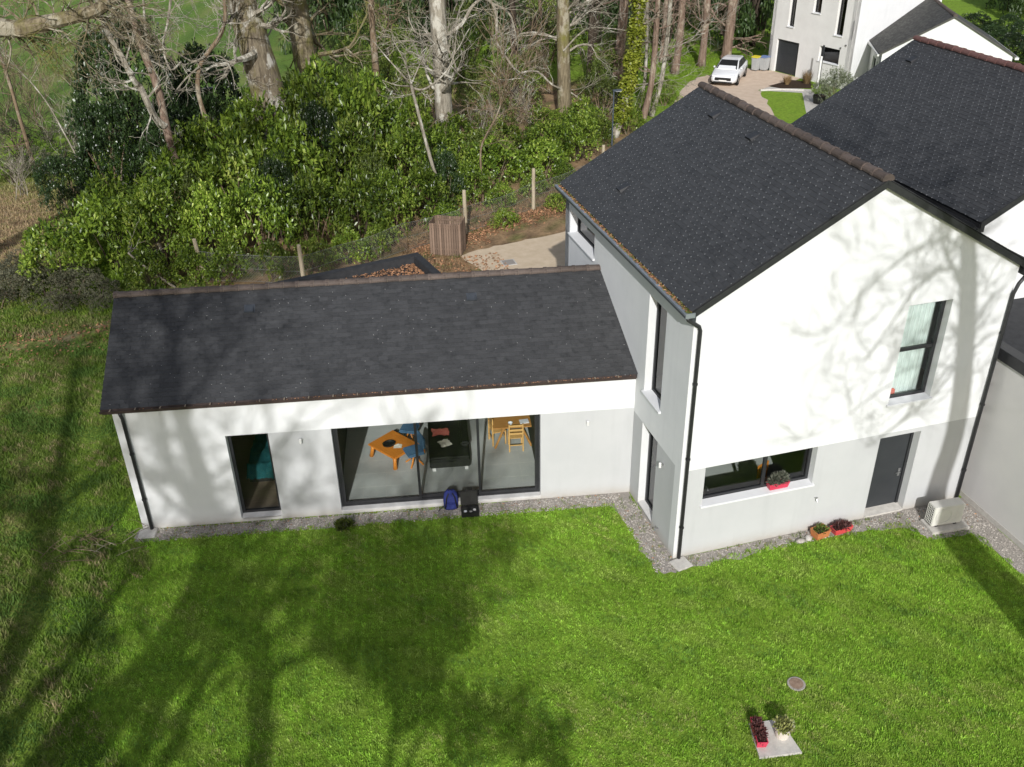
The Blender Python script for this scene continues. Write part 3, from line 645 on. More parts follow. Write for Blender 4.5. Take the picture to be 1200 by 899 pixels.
# wing gutter
zg = WE-.005
wgut = MB().prism([(-.215, zg), (-.20, zg-.075), (-.15, zg-.105), (-.10, zg-.075), (-.085, zg), (-.097, zg), (-.11, zg-.066), (-.15, zg-.09), (-.19, zg-.066), (-.203, zg)], x0-.04, -.035, 'x').build('gutter', 'gutterbrown', house, loc=WP(0, 0), rz=TH, label='dark brown gutter of the wing')
gb = MB()
for k in range(22): gb.box(x0+.2+k*.585, x0+.23+k*.585, -.222, -.08, zg+.002, zg+.010)
gb.build('gutter_bracket', 'mortar', wgut)
lt = MB(); litter(lt, lambda: ((x0+(random.random()**.45)*12.9, random.uniform(-.19, -.11), zg-.04+random.uniform(-.02, .02)), (0, 0, 1)), 380, .032); lt.build('leaf_litter', 'litter', wgut, kind='stuff')
MB().box(x0-.02, xr(0)-.05, -.082, -.05, zg-.16, WE-.135+.0).build('fascia', 'gutterbrown', wgut)
downpipe([(-LW_+.24, -.15, zg-.10), (-LW_+.24, -.13, zg-.18), (-LW_+.24, -.065, zg-.32), (-LW_+.24, -.065, .05)], house, loc=WP(0, 0), rz=TH, clips=[(-LW_+.24, -.065, z) for z in (1.0, 2.4)])
# wall lamps, vents, taps
def wall_lamp(loc, rz):
    o = MB().lathe([(.0, -.07), (.035, -.07), (.035, .05), (.02, .065), (0, .065)], 12, (0, -.09, 0)).build('wall_lamp', 'white_plastic', house, loc=loc, rz=rz)
    MB().box(-.03, .03, -.06, -.003, -.02, .02).build('bracket', 'chrome', o)
wall_lamp(WP(-8.47, 0, 2.45), TH); wall_lamp(WP(-1.21, 0, 2.38), TH); wall_lamp((0, .91, 2.22), -math.pi/2)
for loc, rz in [((0, .91, .24), -math.pi/2), ((3.78, 0, 1.02), 0)]:
    t = MB(); t.tube([(0, -.002, 0), (0, -.07, 0), (0, -.11, -.05)], .016, 8); t.box(-.04, .04, -.055, -.035, .02, .035); t.build('garden_tap', 'chrome', house, loc=loc, rz=rz)
# splash stones under the downpipes
for nm, (x, y), a, lab in [('splash_stone', WP(-LW_+.16, -.22).xy, TH, 'pale splash stone under the wing downpipe'), ('splash_stone', (.10, -.26), .2, 'pale splash stone under the corner downpipe by the side door')]:
    tag(MB().box(-.22, .22, -.2, .2, .0, .045).build(nm, 'concrete', loc=(x, y, .004), rz=a, bevel=.015), lab, 'stone')
# ================================================================ NEIGHBOUR'S HOUSE (east)
nb = thing('neighbour_house', 'white neighbouring house with big slate roof and flat-roofed annex', 'house', (9.3, 2.65, 0))
NBW, NBL, NE, NS = 8.4, 9.0, 6.66, .575
wall(NBW, NE, [], None, .3, gable=(NBW/2, NE+NBW/2*NS)).build('wall', 'white', nb)
wall(NBL-.3, NE, [], None, .3).build('wall', 'white', nb, loc=(0, NBL, 0), rz=-math.pi/2)
wall(NBW, NE, [], None, .3, gable=(NBW/2, NE+NBW/2*NS)).build('wall', 'white', nb, loc=(NBW, NBL, 0), rz=math.pi)
wall(NBL-.6, NE, [], None, .3).build('wall', 'white', nb, loc=(NBW, .3, 0), rz=math.pi/2)
ovn = .17; zz = NE-ovn*NS
nroof = MB().prism([(-ovn, zz+.015), (NBW/2, NE+NBW/2*NS+.015), (NBW+ovn, zz+.015), (NBW+ovn, zz+.15), (NBW/2, NE+NBW/2*NS+.17), (-ovn, zz+.15)], -.12, 9.3, 'y').build('roof', 'membrane', nb)
sl = math.hypot(NBW/2+ovn, (NBW/2+ovn)*NS)
slate_roof(nroof, (-ovn-.03, 9.32, zz+.135), (0, -1, 0), Vector((1, 0, NS)), 9.45, sl+.02, 0)
slate_roof(nroof, (NBW+ovn+.03, -.13, zz+.135), (0, 1, 0), Vector((-1, 0, NS)), 9.45, sl+.02, 0, hooks=False)
ridge_tiles(nroof, (NBW/2, -.12, NE+NBW/2*NS+.17), (NBW/2, 9.32, NE+NBW/2*NS+.17), 24, 'ridge2')
o = MB().add([(0, -.17, 0), (.34, -.17, 0), (.34, .17, 0), (0, .17, 0), (0, -.13, .08), (0, .13, .08), (.30, -.11, .02), (.30, .11, .02)], [(0,1,6,4), (2,3,5,7), (1,2,7,6), (4,6,7,5), (0,4,5,3), (0,3,2,1)]).build('roof_vent', 'pvc', nroof, loc=(3.3, 8.3, NE+3.3*NS+.17)); o.rotation_euler = (0, -math.atan(NS), 0)
ng = MB().prism(u_profile(-.36, -ovn-.04, zz+.10, .11), -.14, 9.34, 'y').build('gutter', 'pvc', nb)
MB().box(-ovn-.035, -.005, -.1, 9.2, zz-.15, zz+.01).build('fascia', 'pvc', ng)
MB().prism([(-ovn-.02, zz-.02), (NBW/2-.003, NE+NBW/2*NS-.04), (NBW/2-.003, NE+NBW/2*NS+.18), (-ovn-.02, zz+.165)], -.165, -.125, 'y').build('verge_board', 'pvc', nroof)
MB().prism([(NBW/2+.003, NE+NBW/2*NS-.04), (NBW+ovn+.02, zz-.02), (NBW+ovn+.02, zz+.165), (NBW/2+.003, NE+NBW/2*NS+.18)], -.165, -.125, 'y').build('verge_board', 'pvc', nroof)
# flat-roofed annex running south
AX0, AX1, AY0, AY1, AH = -.95, 5.2, -9.0, -.01, 4.18
aw = MB(); aw.box(AX0, AX1, AY0, AY1, 0, AH); aw.build('wall', 'beigewall', nb, label='bare beige annex wall')
MB().box(AX0-.012, AX0-.002, AY0, AY1-.02, .0, .16).build('plinth', 'concrete', nb)
cp = MB(); cp.box(AX0-.05, AX0+.28, AY0-.05, AY1-.003, AH+.002, AH+.30); cp.box(AX0+.281, AX1+.05, AY0-.05, AY0+.28, AH+.002, AH+.30); cp.box(AX1-.28, AX1+.05, AY0+.281, AY1-.003, AH+.002, AH+.30)
cp.build('parapet', 'pvc', nb, bevel=.012)
MB().box(AX0+.282, AX1-.282, AY0+.282, AY1-.003, AH+.002, AH+.06).build('flat_roof', 'membrane', nb)

# ---- low flat-roofed annex behind the wing
U = Vector((-.98, -.2)).normalized(); Vv = Vector((.2, -.98)).normalized(); c0 = GZ(489, 296, 2.85).xy
an = thing('flat_roof_annex', 'low annex with dark parapet and dead leaves behind the wing', 'annex', (c0.x, c0.y, 0), math.atan2(-U.y, -U.x))
MB().box(-5.6, -.06, -4.3, -.06, 0, 2.45).build('wall', 'white', an)
pp = MB(); pp.box(-5.75, .04, -.24, .04, 2.452, 2.85); pp.box(-.24, .04, -4.3, -.241, 2.452, 2.85); pp.box(-5.75, -5.47, -4.3, -.241, 2.452, 2.85); pp.build('parapet', 'membrane', an, bevel=.02)
MB().box(-5.468, -.242, -4.3, -.242, 2.452, 2.56).build('flat_roof', 'membrane', an)
lt = MB(); litter(lt, lambda: ((-.3-random.random()**1.6*2.6, -.3-random.random()*2.2, 2.575+random.random()*.05), (0, 0, 1)), 1800, .055); lt.build('leaf_litter', 'litter', an, kind='stuff')

# ---- fence, slatted bin, lamp post
fn = thing('chain_link_fence', 'sagging chain-link fence on weathered wooden posts behind the house', 'fence', GZ(546, 275))
fb = GZ(546, 275)
posts = [(GZ(350, 287, 1.75).xy, 1.75, (.0, .02)), (GZ(231, 280, 1.8).xy, 1.8, (-.12, .05)), (GZ(546, 275).xy, 2.05, (0, 0)), (GZ(625, 246).xy, 2.0, (.02, 0)), (Vector((8.4, 27.2)), 1.9, (0, 0))]
for (q, h, ln) in posts:
    x, y = q.x-fb.x, q.y-fb.y; r = .085
    MB().tube([(x, y, 0), (x+ln[0]*.5, y+ln[1]*.5, h*.5), (x+ln[0], y+ln[1], h-.03), (x+ln[0], y+ln[1], h)], [r*1.05, r, r*.95, r*.7], 9).build('post', 'post', fn)
line = [posts[1][0], posts[0][0], Vector((-2.6, 21.4)), posts[2][0], posts[3][0], posts[4][0]]
wm = MB(); hF = 1.25
for i in range(len(line)-1):
    a, b = line[i], line[i+1]; L = (b-a).length; n = int(L/.11); d = (b-a)/L; nrm = Vector((d.y, -d.x))
    def PF(sx, z): 
        q = a+d*sx+nrm*(.06*math.sin(sx*2.1+i)); return Vector((q.x-fb.x, q.y-fb.y, z*(1-.07*math.sin(math.pi*sx/L))))
    for k in range(-int(hF/.11), n):
        for sg in (1, -1):
            s0, s1 = k*.11, k*.11+hF; z0, z1 = (0, hF) if sg > 0 else (hF, 0)
            if s0 < 0: z0 += (z1-z0)*(-s0)/hF; s0 = 0
            if s1 > L: z1 = z0+(z1-z0)*(L-s0)/(s1-s0); s1 = L
            if s1-s0 < .05: continue
            wd = Vector((0, 0, .0035)); m0, m1 = PF(s0, z0+.03), PF(s1, z1+.03)
            wm.add([m0-wd, m1-wd, m1+wd, m0+wd], [(0,1,2,3)])
    for z in (.05, .62, 1.25): wm.tube([PF(L*j/6, z+.03) for j in range(7)], .006, 4)
wm.build('wire_mesh', 'wire', fn, kind='stuff')

q0, q1 = GZ(505, 299), GZ(541, 301); dxy = (q1-q0); wB = dxy.length
sb = thing('slatted_compost_bin', 'brown slatted wooden box with open top beside the driveway fence', 'compost bin', q0, math.atan2(dxy.y, dxy.x))
dB, hB = .95, 1.42; k = 0
slat = MB().box(0, .088, 0, .022, .02, hB, 0); sme = slat.build('slat', 'slatwood', sb).data
def add_slat(x, y, rz):
    o = link('slat', sme, sb, (x, y, random.uniform(-.015, .02)), rz+random.gauss(0, .01)); return o
n = int(wB/.1)
for i in range(1, n): add_slat(i*wB/n, 0, 0)
for i in range(n): add_slat(i*wB/n, dB, 0)
for i in range(9): add_slat(.0, .04+i*.1, math.pi/2); add_slat(wB-.01, .04+i*.1, math.pi/2)
rl = MB()
for z in (.25, hB-.2): rl.box(.02, wB-.03, .024, .05, z, z+.07); rl.box(.02, wB-.03, dB-.03, dB-.004, z, z+.07)
rl.build('rail', 'slatwood', sb); MB().box(.05, wB-.07, .06, dB-.06, .01, 1.0).build('compost', 'soil', sb)

lp = thing('garden_lamp_post', 'slim dark lamp post with side head near the ivy trunk', 'lamp post', GZ(717, 171))
MB().tube([(0, 0, 0), (0, 0, .5), (0, 0, 3.0)], [.055, .04, .035], 8).build('pole', 'lampblue', lp)
hd = MB(); hd.box(-.06, .45, -.08, .08, 3.0, 3.1); hd.build('lamp_head', 'lampblue', lp, bevel=.02); MB().box(.1, .42, -.06, .06, 2.985, 2.998).build('lens', 'lamp', lp)
bf = thing('bird_feeder', 'grey post with black cap standing in the laurels', 'bird feeder', GZ(253, 150))
MB().tube([(0, 0, 0), (-.05, 0, 1.9)], .13, 8).build('post', 'bark_pale', bf); MB().lathe([(0, 1.9), (.16, 1.9), (.26, 2.2), (.3, 2.4), (0, 2.42)], 10, (-.05, 0, 0)).build('cap', 'black', bf)

# ================================================================ FAR HOUSE
z3 = lambda a, b: (780+a/5.4545, b/5.4545)
fo = GZ(*z3(690, 455)); fd = GZ(*z3(828, 492))-fo; frz = math.atan2(fd.y, fd.x)
fh = thing('far_house', 'off-white house with dark garage door and tall narrow windows beyond the drive', 'house', fo, frz)
fop = [(.72, 2.88, .0, 2.26), (1.55, 2.15, 3.2, 5.4), (3.75, 4.45, 4.4, 5.5), (5.92, 6.62, 3.27, 5.7), (4.8, 6.62, 1.45, 2.42)]
wall(7.5, 6.6, fop, None, .3).build('wall', 'offwhite', fh, loc=(-.72, 0, 0))
wall(8.0, 6.6, [], None, .3).build('wall', 'white', fh, loc=(6.78, .0, 0), rz=math.pi/2, label='bright south wall')
wall(8.0, 6.6, [], None, .3).build('wall', 'offwhite', fh, loc=(-.72, 8.0, 0), rz=-math.pi/2)
wall(6.9, 6.6, [], None, .3).build('wall', 'offwhite', fh, loc=(6.48, 8.0, 0), rz=math.pi)
hp = MB().add([(-1.0, -.3, 6.6), (7.1, -.3, 6.6), (7.1, 8.3, 6.6), (-1.0, 8.3, 6.6), (3.0, 3.6, 8.6), (3.0, 4.4, 8.6)], [(0,1,4), (1,2,5,4), (2,3,5), (3,0,4,5), (3,2,1,0)]).build('roof', 'slate2', fh)
gd = MB(); gd.box(.0, 2.16, .16, .2, .0, 2.26)
for k in range(1, 5): gd.box(.0, 2.16, .154, .159, k*.45-.01, k*.45+.01)
gd.build('garage_door', 'door', fh)
for i, op in enumerate(fop[1:]):
    a, b, c, e = op; window(fh, a-.72, b-.72, c, e, .2, fw=.07, pane='glassdark', sill_m='white')
MB().box(-.3, 6.3, .5, .55, .0, 6.5).build('partition', 'inwall', fh)
MB().box(5.9, 6.0, -.06, -.003, 2.5, 2.62).build('wall_lamp', 'chrome', fh); MB().box(6.3, 6.42, -.06, -.003, 2.75, 2.85).build('wall_lamp', 'chrome', fh)
# gabled extension
p2, p3 = GZ(1034, 63, 3.0), GZ(1187, 66, 3.0); e = p3-p2; We = e.length; erz = math.atan2(e.y, e.x)
ex = thing('gabled_extension', 'white gable-ended extension with weathered slate roof beside the far house', 'extension', (p2.x, p2.y, 0), erz)
apz = 5.15; sx = (apz-3.0)/(We/2)
wall(We, 3.0, [], None, .25, gable=(We/2, apz)).build('wall', 'white', ex)
eo = [(4.2, 5.4, .05, 2.3), (5.9, 6.5, .05, 2.3)]
wall(7.0, 3.0, eo, None, .25).build('wall', 'offwhite', ex, loc=(0, 7.25, 0), rz=-math.pi/2)
for a, b, c, d in eo: window(ex, a, b, c, d, .12, fw=.06, pane='glassdark', sill=False, loc=(0, 7.25, 0), rz=-math.pi/2)
wall(7.0, 3.0, [], None, .25).build('wall', 'offwhite', ex, loc=(We, .25, 0), rz=math.pi/2)
MB().box(.8, .9, .5, 7, .0, 2.9).build('partition', 'inwall', ex)
er = MB().prism([(-.18, 3.0-.18*sx+.01), (We/2, apz+.01), (We+.18, 3.0-.18*sx+.01), (We+.18, 3.0-.18*sx+.13), (We/2, apz+.14), (-.18, 3.0-.18*sx+.13)], -.1, 7.3, 'y').build('roof', 'slate2', ex)
slate_roof(er, (-.2, 7.3, 3.0-.18*sx+.12), (0, -1, 0), Vector((1, 0, sx)), 7.42, math.hypot(We/2+.2, (We/2+.2)*sx), 0, matn='slate2', hooks=False)
ridge_tiles(er, (We/2, -.1, apz+.13), (We/2, 7.3, apz+.13), 18, 'ridge', .1)
MB().prism([(-.3, 2.86), (-.19, 2.86), (-.19, 2.97), (-.3, 2.97)], -.1, 7.2, 'y').build('gutter', 'white_plastic', ex)
MB().box(We+.1, We+.32, -.2, 7.2, 2.82, 2.95).build('gutter', 'white_plastic', ex)
MB().tube([(-.12, -.06, 2.9), (-.06, -.06, 2.6), (-.06, -.06, .02)], .045, 8).build('downpipe', 'zincdark', ex)
# drive, lawn bed, path
sheet('gravel_drive', [GZ(*q).xy for q in [(808, 96), (815, 92), (835, 88), (872, 80), (905, 83), (938, 92), (925, 97), (902, 102), (888, 106), (893, 114), (905, 130), (905, 150)]] + [Vector((15, 31)), Vector((15, 36))], .012, 'drive2', .08, 4)
sheet('gravel_path', [GZ(*q).xy for q in [(888, 106), (902, 102), (950, 105), (975, 130), (965, 150), (953, 152), (945, 133), (940, 109)]], .008, 'concrete', .03, 3)
kb = MB()
kp = [GZ(*q) for q in [(891, 107), (915, 106), (942, 107)]]
tag(kb.tube([p+Vector((0, 0, .05)) for p in kp], .09, 5).build('garden_edging', 'concrete'), 'pale stone edging along the small front lawn', 'edging')
sheet('planting_bed', [GZ(*q).xy for q in [(900, 101), (928, 94), (950, 96), (952, 104), (915, 104)]], .014, 'soil', .05, 4)
ps = thing('garden_post', 'tall square wooden post by the olive shrub in front of far house', 'post', GZ(957, 104))
MB().box(-.07, .07, -.07, .07, 0, 2.1).build('post', 'offwhite', ps, bevel=.01); MB().box(.072, .12, -.07, .07, .1, 2.8).build('dark_board', 'door', ps)
bb = thing('black_garden_basket', 'black wicker basket on the gravel under the olive shrub', 'basket', GZ(960, 121))
MB().lathe([(0, .02), (.38, .02), (.46, .5), (.42, .5), (.34, .08), (0, .08)], 14).build('basket', 'black', bb); MB().lathe([(0, .1), (.33, .1), (.40, .42), (0, .46)], 12).build('soil', 'soil', bb)
# wheelie bins
def bin_(loc, rz, lid, lab):
    t = thing('wheelie_bin', lab, 'bin', loc, rz)
    MB().add([(-.24,-.27,.08),(.24,-.27,.08),(.24,.27,.08),(-.24,.27,.08),(-.29,-.36,1.0),(.29,-.36,1.0),(.29,.36,1.0),(-.29,.36,1.0)], [(3,2,1,0),(4,5,6,7),(0,1,5,4),(1,2,6,5),(2,3,7,6),(3,0,4,7)]).build('body', 'bin', t, bevel=.03)
    MB().prism([(-.40, 1.005), (.38, 1.005), (.38, 1.07), (.1, 1.11), (-.36, 1.06)], -.31, .31, 'x').build('lid', lid, t, bevel=.015)
    t.scale = (.85, .85, .95)
    for sx in (-1, 1): 
        m = MB(); m.lathe([(0, -.03), (.1, -.03), (.1, .03), (0, .03)], 12); o = m.build('wheel', 'tyre', t, loc=(sx*.24, .30, .1)); o.rotation_euler = (0, math.pi/2, 0)
bin_(GZ(885, 83), frz+.3, 'yellow', 'grey wheelie bin with yellow lid beside the white car'); bin_(GZ(895, 83), frz+.2, 'bluelid', 'grey wheelie bin with blue lid by the garage')

# ================================================================ CAR
def car(loc, rz):
    c = thing('parked_car', 'white estate car with dark windows parked on the gravel drive', 'car', loc, rz)
    # sections along x (front +): x, half width low, half width mid, hood/deck height, floor
    S = [(-2.25, .70, .78, .92, .40), (-2.15, .84, .88, .98, .26), (-1.6, .88, .91, 1.0, .2), (-.6, .90, .92, .98, .19), (.5, .90, .92, .97, .19), (.95, .90, .92, .94, .19), (1.5, .88, .90, .86, .2), (1.95, .84, .87, .76, .22), (2.18, .74, .79, .66, .26), (2.26, .60, .66, .60, .32)]
    mb = MB(); n = 10
    for x, wl, wm, h, z0 in S:
        ring = [(-wl*.8, z0), (-wl, z0+.08), (-wm, z0+(h-z0)*.5), (-wm*.96, h-.05), (-wm*.86, h), (wm*.86, h), (wm*.96, h-.05), (wm, z0+(h-z0)*.5), (wl, z0+.08), (wl*.8, z0)]
        mb.v += [(x, y, z) for y, z in ring]
    for i in range(len(S)-1):
        for j in range(n): mb.f.append((i*n+j, (i+1)*n+j, (i+1)*n+(j+1) % n, i*n+(j+1) % n)); mb.m.append(0)
    mb.f += [tuple(range(n)), tuple(range(len(mb.v)-n, len(mb.v)))[::-1]]; mb.m += [0, 0]
    body = mb.build('body', 'carwhite', c, smooth=True)
    # cabin
    cb = MB(); CS = [(-2.16, .76, .95, .62, 1.0), (-1.62, .80, .95, .60, 1.33), (-.5, .82, .95, .63, 1.41), (.12, .82, .95, .62, 1.37), (1.22, .78, .92, .70, .96)]
    for x, wb, zb, wt, zt in CS: cb.v += [(x, -wb, zb), (x, -wt, zt), (x, -wt*.85, zt+.03), (x, wt*.85, zt+.03), (x, wt, zt), (x, wb, zb)]
    for i in range(len(CS)-1):
        for j in range(5): cb.f.append((i*6+j, (i+1)*6+j, (i+1)*6+j+1, i*6+j+1)); cb.m.append(0)
    cb.f += [tuple(range(6)), tuple(range(24, 30))[::-1]]; cb.m += [0, 0]
    cb.build('roof', 'carwhite', c, smooth=False, bevel=.035)
    def quad(name, pts, m): 
        a, b, d = Vector(pts[0]), Vector(pts[1]), Vector(pts[-1]); nr = (b-a).cross(d-a).normalized()*.012; ctr = sum((Vector(p) for p in pts), Vector())/len(pts)
        if nr.dot(ctr-Vector((-.4, 0, .9))) < 0: nr = -nr
        P = [Vector(p)+nr for p in pts]; Q = [Vector(p)-nr for p in pts]; k = len(P)
        return MB().add(P+Q, [tuple(range(k)), tuple(range(k, 2*k))[::-1]] + [(i, (i+1) % k, k+(i+1) % k, k+i) for i in range(k)]).build(name, m, c)
    quad('windscreen', [(1.18, -.70, .985), (1.18, .70, .985), (.16, .57, 1.385), (.16, -.57, 1.385)], 'black')
    quad('rear_window', [(-2.10, -.58, 1.05), (-2.10, .58, 1.05), (-1.66, .52, 1.33), (-1.66, -.52, 1.33)], 'black')
    for sy in (-1, 1):
        quad('side_window', [(.92, sy*.79, .98), (.16, sy*.645, 1.34), (-.40, sy*.66, 1.37), (-.44, sy*.81, .98)], 'black')
        quad('side_window', [(-.5, sy*.81, .98), (-.47, sy*.655, 1.37), (-1.12, sy*.64, 1.34), (-1.28, sy*.80, .99)], 'black')
        quad('side_window', [(-1.34, sy*.80, .99), (-1.19, sy*.635, 1.33), (-1.56, sy*.625, 1.29), (-1.88, sy*.775, 1.01)], 'black')
        MB().box(.62, .80, sy*.92-.06, sy*.92+.06, .93, 1.05).build('mirror', 'carwhite', c, bevel=.03)
        MB().box(-.44, -.425, sy*.915-.008, sy*.915+.008, .35, .98).build('door_gap', 'black', c); MB().box(-.3, -.15, sy*.925-.012, sy*.925+.012, .80, .83).build('door_handle', 'chrome', c)
        MB().box(2.02, 2.19, min(sy*.45, sy*.77), max(sy*.45, sy*.77), .64, .76).build('headlight', 'lamp', c, bevel=.02)
        MB().box(-2.26, -2.18, min(sy*.5, sy*.8), max(sy*.5, sy*.8), .75, .9).build('tail_light', 'red', c, bevel=.01)
        for wx in (1.38, -1.35):
            w_ = MB(); w_.lathe([(.20, -.1), (.30, -.11), (.33, -.08), (.33, .08), (.30, .11), (.20, .1)], 20); wh = w_.build('wheel', 'tyre', c, loc=(wx, sy*.83, .33)); wh.rotation_euler = (math.pi/2, 0, 0)
            r_ = MB(); r_.lathe([(0, -.07), (.205, -.09), (.205, .09), (0, .07)], 14); r_.build('rim', 'chrome', wh)
            MB().lathe([(.335, -.115*0+.0), (.40, .0), (.40, .01), (.335, .01)], 20).build('arch', 'black', c, loc=(wx, sy*.905, .35)).rotation_euler = (math.pi/2, 0, 0)
    MB().box(2.16, 2.28, -.56, .56, .42, .62).build('grille', 'black', c, bevel=.02); MB().box(2.2, 2.27, -.62, .62, .27, .36).build('lower_intake', 'black', c)
    MB().box(2.275, 2.29, -.26, .26, .38, .47).build('number_plate', 'white_plastic', c)
    return c
fr, fl_, rr = GZ(863, 104), GZ(829, 101), GZ(878, 86)
hd_ = (fr-rr).normalized(); ctr = (fr+fl_)/2 - hd_*2.3
car((ctr.x, ctr.y, .012), math.atan2(hd_.y, hd_.x))

# ================================================================ LIVING ROOM (through the glass)
F0 = ZF+.001
def wloc(px, py, z): q = GZ(px, py, z); a, b = to_wing(q.x, q.y); return float(a), float(b)
def wthing(name, lab, cat, x, y, z, rz=0.0, group=None): p = WP(x, y, z); return thing(name, lab, cat, p, TH+rz, group)
# coffee table, turned in the room
tL, tB, tR, tT = [Vector(wloc(*q, F0+.42)) for q in [(432, 521), (464, 538), (489, 519), (459, 503)]]
tc = (tL+tB+tR+tT)/4; ax = ((tB-tL)+(tR-tT)); le = ax.length/2; bx_ = ((tT-tL)+(tR-tB)).length/2; ang = math.atan2(ax.y, ax.x)
ct = wthing('coffee_table', 'orange pine coffee table with thick legs inside the glass doors', 'coffee table', tc.x, tc.y, F0, ang)
MB().box(-le/2, le/2, -bx_/2, bx_/2, .37, .42).build('table_top', 'orange', ct, bevel=.012)
MB().box(-le/2+.08, le/2-.08, -bx_/2+.08, bx_/2-.08, .28, .369).build('apron', 'orange', ct)
for sx in (-1, 1):
    for sy in (-1, 1): x, y = sx*(le/2-.1), sy*(bx_/2-.1); MB().tube([(x, y, .37), (x+sx*.02, y+sy*.02, .2), (x+sx*.05, y+sy*.05, 0)], [.06, .05, .065], 10).build('leg', 'orange', ct, smooth=True)
tt = WP(tc.x, tc.y, F0+.421)
it = thing('black_tray', 'small black tray on the orange coffee table', 'tray', WP(tc.x-.12, tc.y-.02, F0+.4215), TH+.4); MB().lathe([(0, 0), (.15, 0), (.16, .05), (.14, .05), (.13, .012), (0, .012)], 14, sx=1.2).build('tray', 'black', it)
tag(MB().add([(-.12, -.08, .0), (.11, -.09, .004), (.13, .07, .012), (.02, .10, .03), (-.1, .06, .008)], [(0,1,2,3,4)]).build('white_cloth', 'cream', loc=WP(tc.x+.12, tc.y-.16, F0+.424), rz=TH), 'crumpled white cloth lying on the orange coffee table', 'cloth')
# blue chairs on pine legs
def blue_chair(px, py, rz, lab):
    x, y = wloc(px, py, F0+.44); c = wthing('blue_chair', lab, 'chair', x, y, F0, rz, 'blue upholstered chairs in the living room')
    MB().box(-.26, .26, -.25, .25, .38, .47).build('seat', 'blue', c, bevel=.03); MB().box(-.25, .25, .20, .27, .50, .92).build('backrest', 'blue', c, bevel=.03)
    for a in range(4):
        q = a*math.pi/2+math.pi/4; MB().tube([(0, 0, .36), (math.cos(q)*.14, math.sin(q)*.14, .12), (math.cos(q)*.27, math.sin(q)*.27, .0)], .024, 6).build('leg', 'orange', c)
    for sx in (-1, 1): MB().box(sx*.22-.02, sx*.22+.02, .215, .245, .4, .56).build('back_post', 'orange', c)
blue_chair(485, 528, -1.2, 'blue chair on orange wooden legs beside the sofa foot'); blue_chair(480, 501, -1.9, 'blue chair on the far side of the orange coffee table')
# black chaise sofa with white feet
x0_, y0_ = wloc(503, 538, F0+.45); x1_, _ = wloc(551, 532, F0+.45)
sf = wthing('chaise_sofa', 'black leather chaise sofa with white feet behind the glass', 'sofa', (x0_+x1_)/2, y0_, F0); hw = (x1_-x0_)/2
MB().box(-hw, hw, .0, 2.2, .10, .33).build('base', 'blackleather', sf, bevel=.03); MB().box(-hw+.01, hw-.01, -.02, 2.1, .335, .46).build('cushion', 'blackleather', sf, bevel=.05)
MB().box(hw-.24, hw, .45, 2.2, .465, .62).build('armrest', 'blackleather', sf, bevel=.05); MB().box(-hw, hw, 2.0, 2.25, .34, .85).build('backrest', 'blackleather', sf, bevel=.06)
for sx in (-1, 1):
    for y in (.08, 2.05): MB().box(sx*(hw-.12)-.05, sx*(hw-.12)+.05, y-.05, y+.05, 0, .098).build('foot', 'white_plastic', sf)
def throw(name, m, lab, px, py, sx, sy, rz):
    x, y = wloc(px, py, F0+.5); mb = MB(); n = 7
    for i in range(n):
        for j in range(n): mb.v.append((sx*(i/(n-1)-.5)+random.gauss(0, .012), sy*(j/(n-1)-.5)+random.gauss(0, .012), .012+abs(random.gauss(0, .018))))
    mb.f = [(i*n+j, (i+1)*n+j, (i+1)*n+j+1, i*n+j+1) for i in range(n-1) for j in range(n-1)]; mb.m = [0]*len(mb.f)
    tag(mb.build(name, m, loc=WP(x, y, F0+.468), rz=TH+rz, smooth=True), lab, 'cloth')
throw('folded_throw', 'redcloth', 'coral striped throw folded on the black sofa', 516, 506, .48, .38, .05); throw('pale_garment', 'cream', 'crumpled cream garment beside the coral throw on the sofa', 521, 519, .32, .34, .4)
# dining table and pine chairs
tx, ty = wloc(600, 494, F0+.74); xa, _ = wloc(578, 503, F0+.74); xb, yb = wloc(625, 499, F0+.74)
dt = wthing('dining_table', 'honey oak dining table by the right-hand partition', 'dining table', (xa+xb)/2, yb+.45, F0); hw = (xb-xa)/2
MB().box(-hw, hw, -.45, .75, .70, .74).build('table_top', 'oak', dt, bevel=.008)
for sx in (-1, 1):
    MB().tube([(sx*(hw-.35), -.3, .70), (sx*(hw-.05), -.36, 0)], .035, 8).build('leg', 'oak', dt); MB().tube([(sx*(hw-.35), .6, .70), (sx*(hw-.05), .66, 0)], .035, 8).build('leg', 'oak', dt)
for px, py, nm, lab, m, s in [(598, 497, 'glass_bowl', 'small pale bowl on the dining table', 'lamp', .07), ]:
    x, y = wloc(px, py, F0+.76); tag(MB().lathe([(0, 0), (s*.6, 0), (s, s), (s*.9, s), (s*.5, .012), (0, .012)], 12).build(nm, m, loc=WP(x, y, F0+.7405)), lab, 'bowl')
x, y = wloc(614, 494, F0+.745); tag(MB().box(-.13, .13, -.1, .1, 0, .02).build('magazine', 'lamp', loc=WP(x, y, F0+.7405), rz=TH+.1), 'pale magazine lying on the dining table', 'magazine')
def pine_chair(px, py, rz, lab):
    x, y = wloc(px, py, F0+.45); c = wthing('pine_chair', lab, 'chair', x, y, F0, rz, 'pine chairs at the dining table')
    MB().box(-.21, .21, -.20, .20, .43, .455).build('seat', 'pine', c, bevel=.006)
    for sx in (-1, 1):
        MB().box(sx*.195-.018, sx*.195+.018, -.225, -.19, 0, .92).build('leg', 'pine', c); MB().box(sx*.19-.018, sx*.19+.018, .16, .195, 0, .429).build('leg', 'pine', c)
    for z in (.58, .70, .84): MB().box(-.177, .177, -.218, -.198, z, z+.055).build('back_slat', 'pine', c)
    MB().box(-.177, .177, -.217, -.198, .2, .225).build('stretcher', 'pine', c); MB().box(-.177, .177, .168, .188, .2, .225).build('stretcher', 'pine', c)
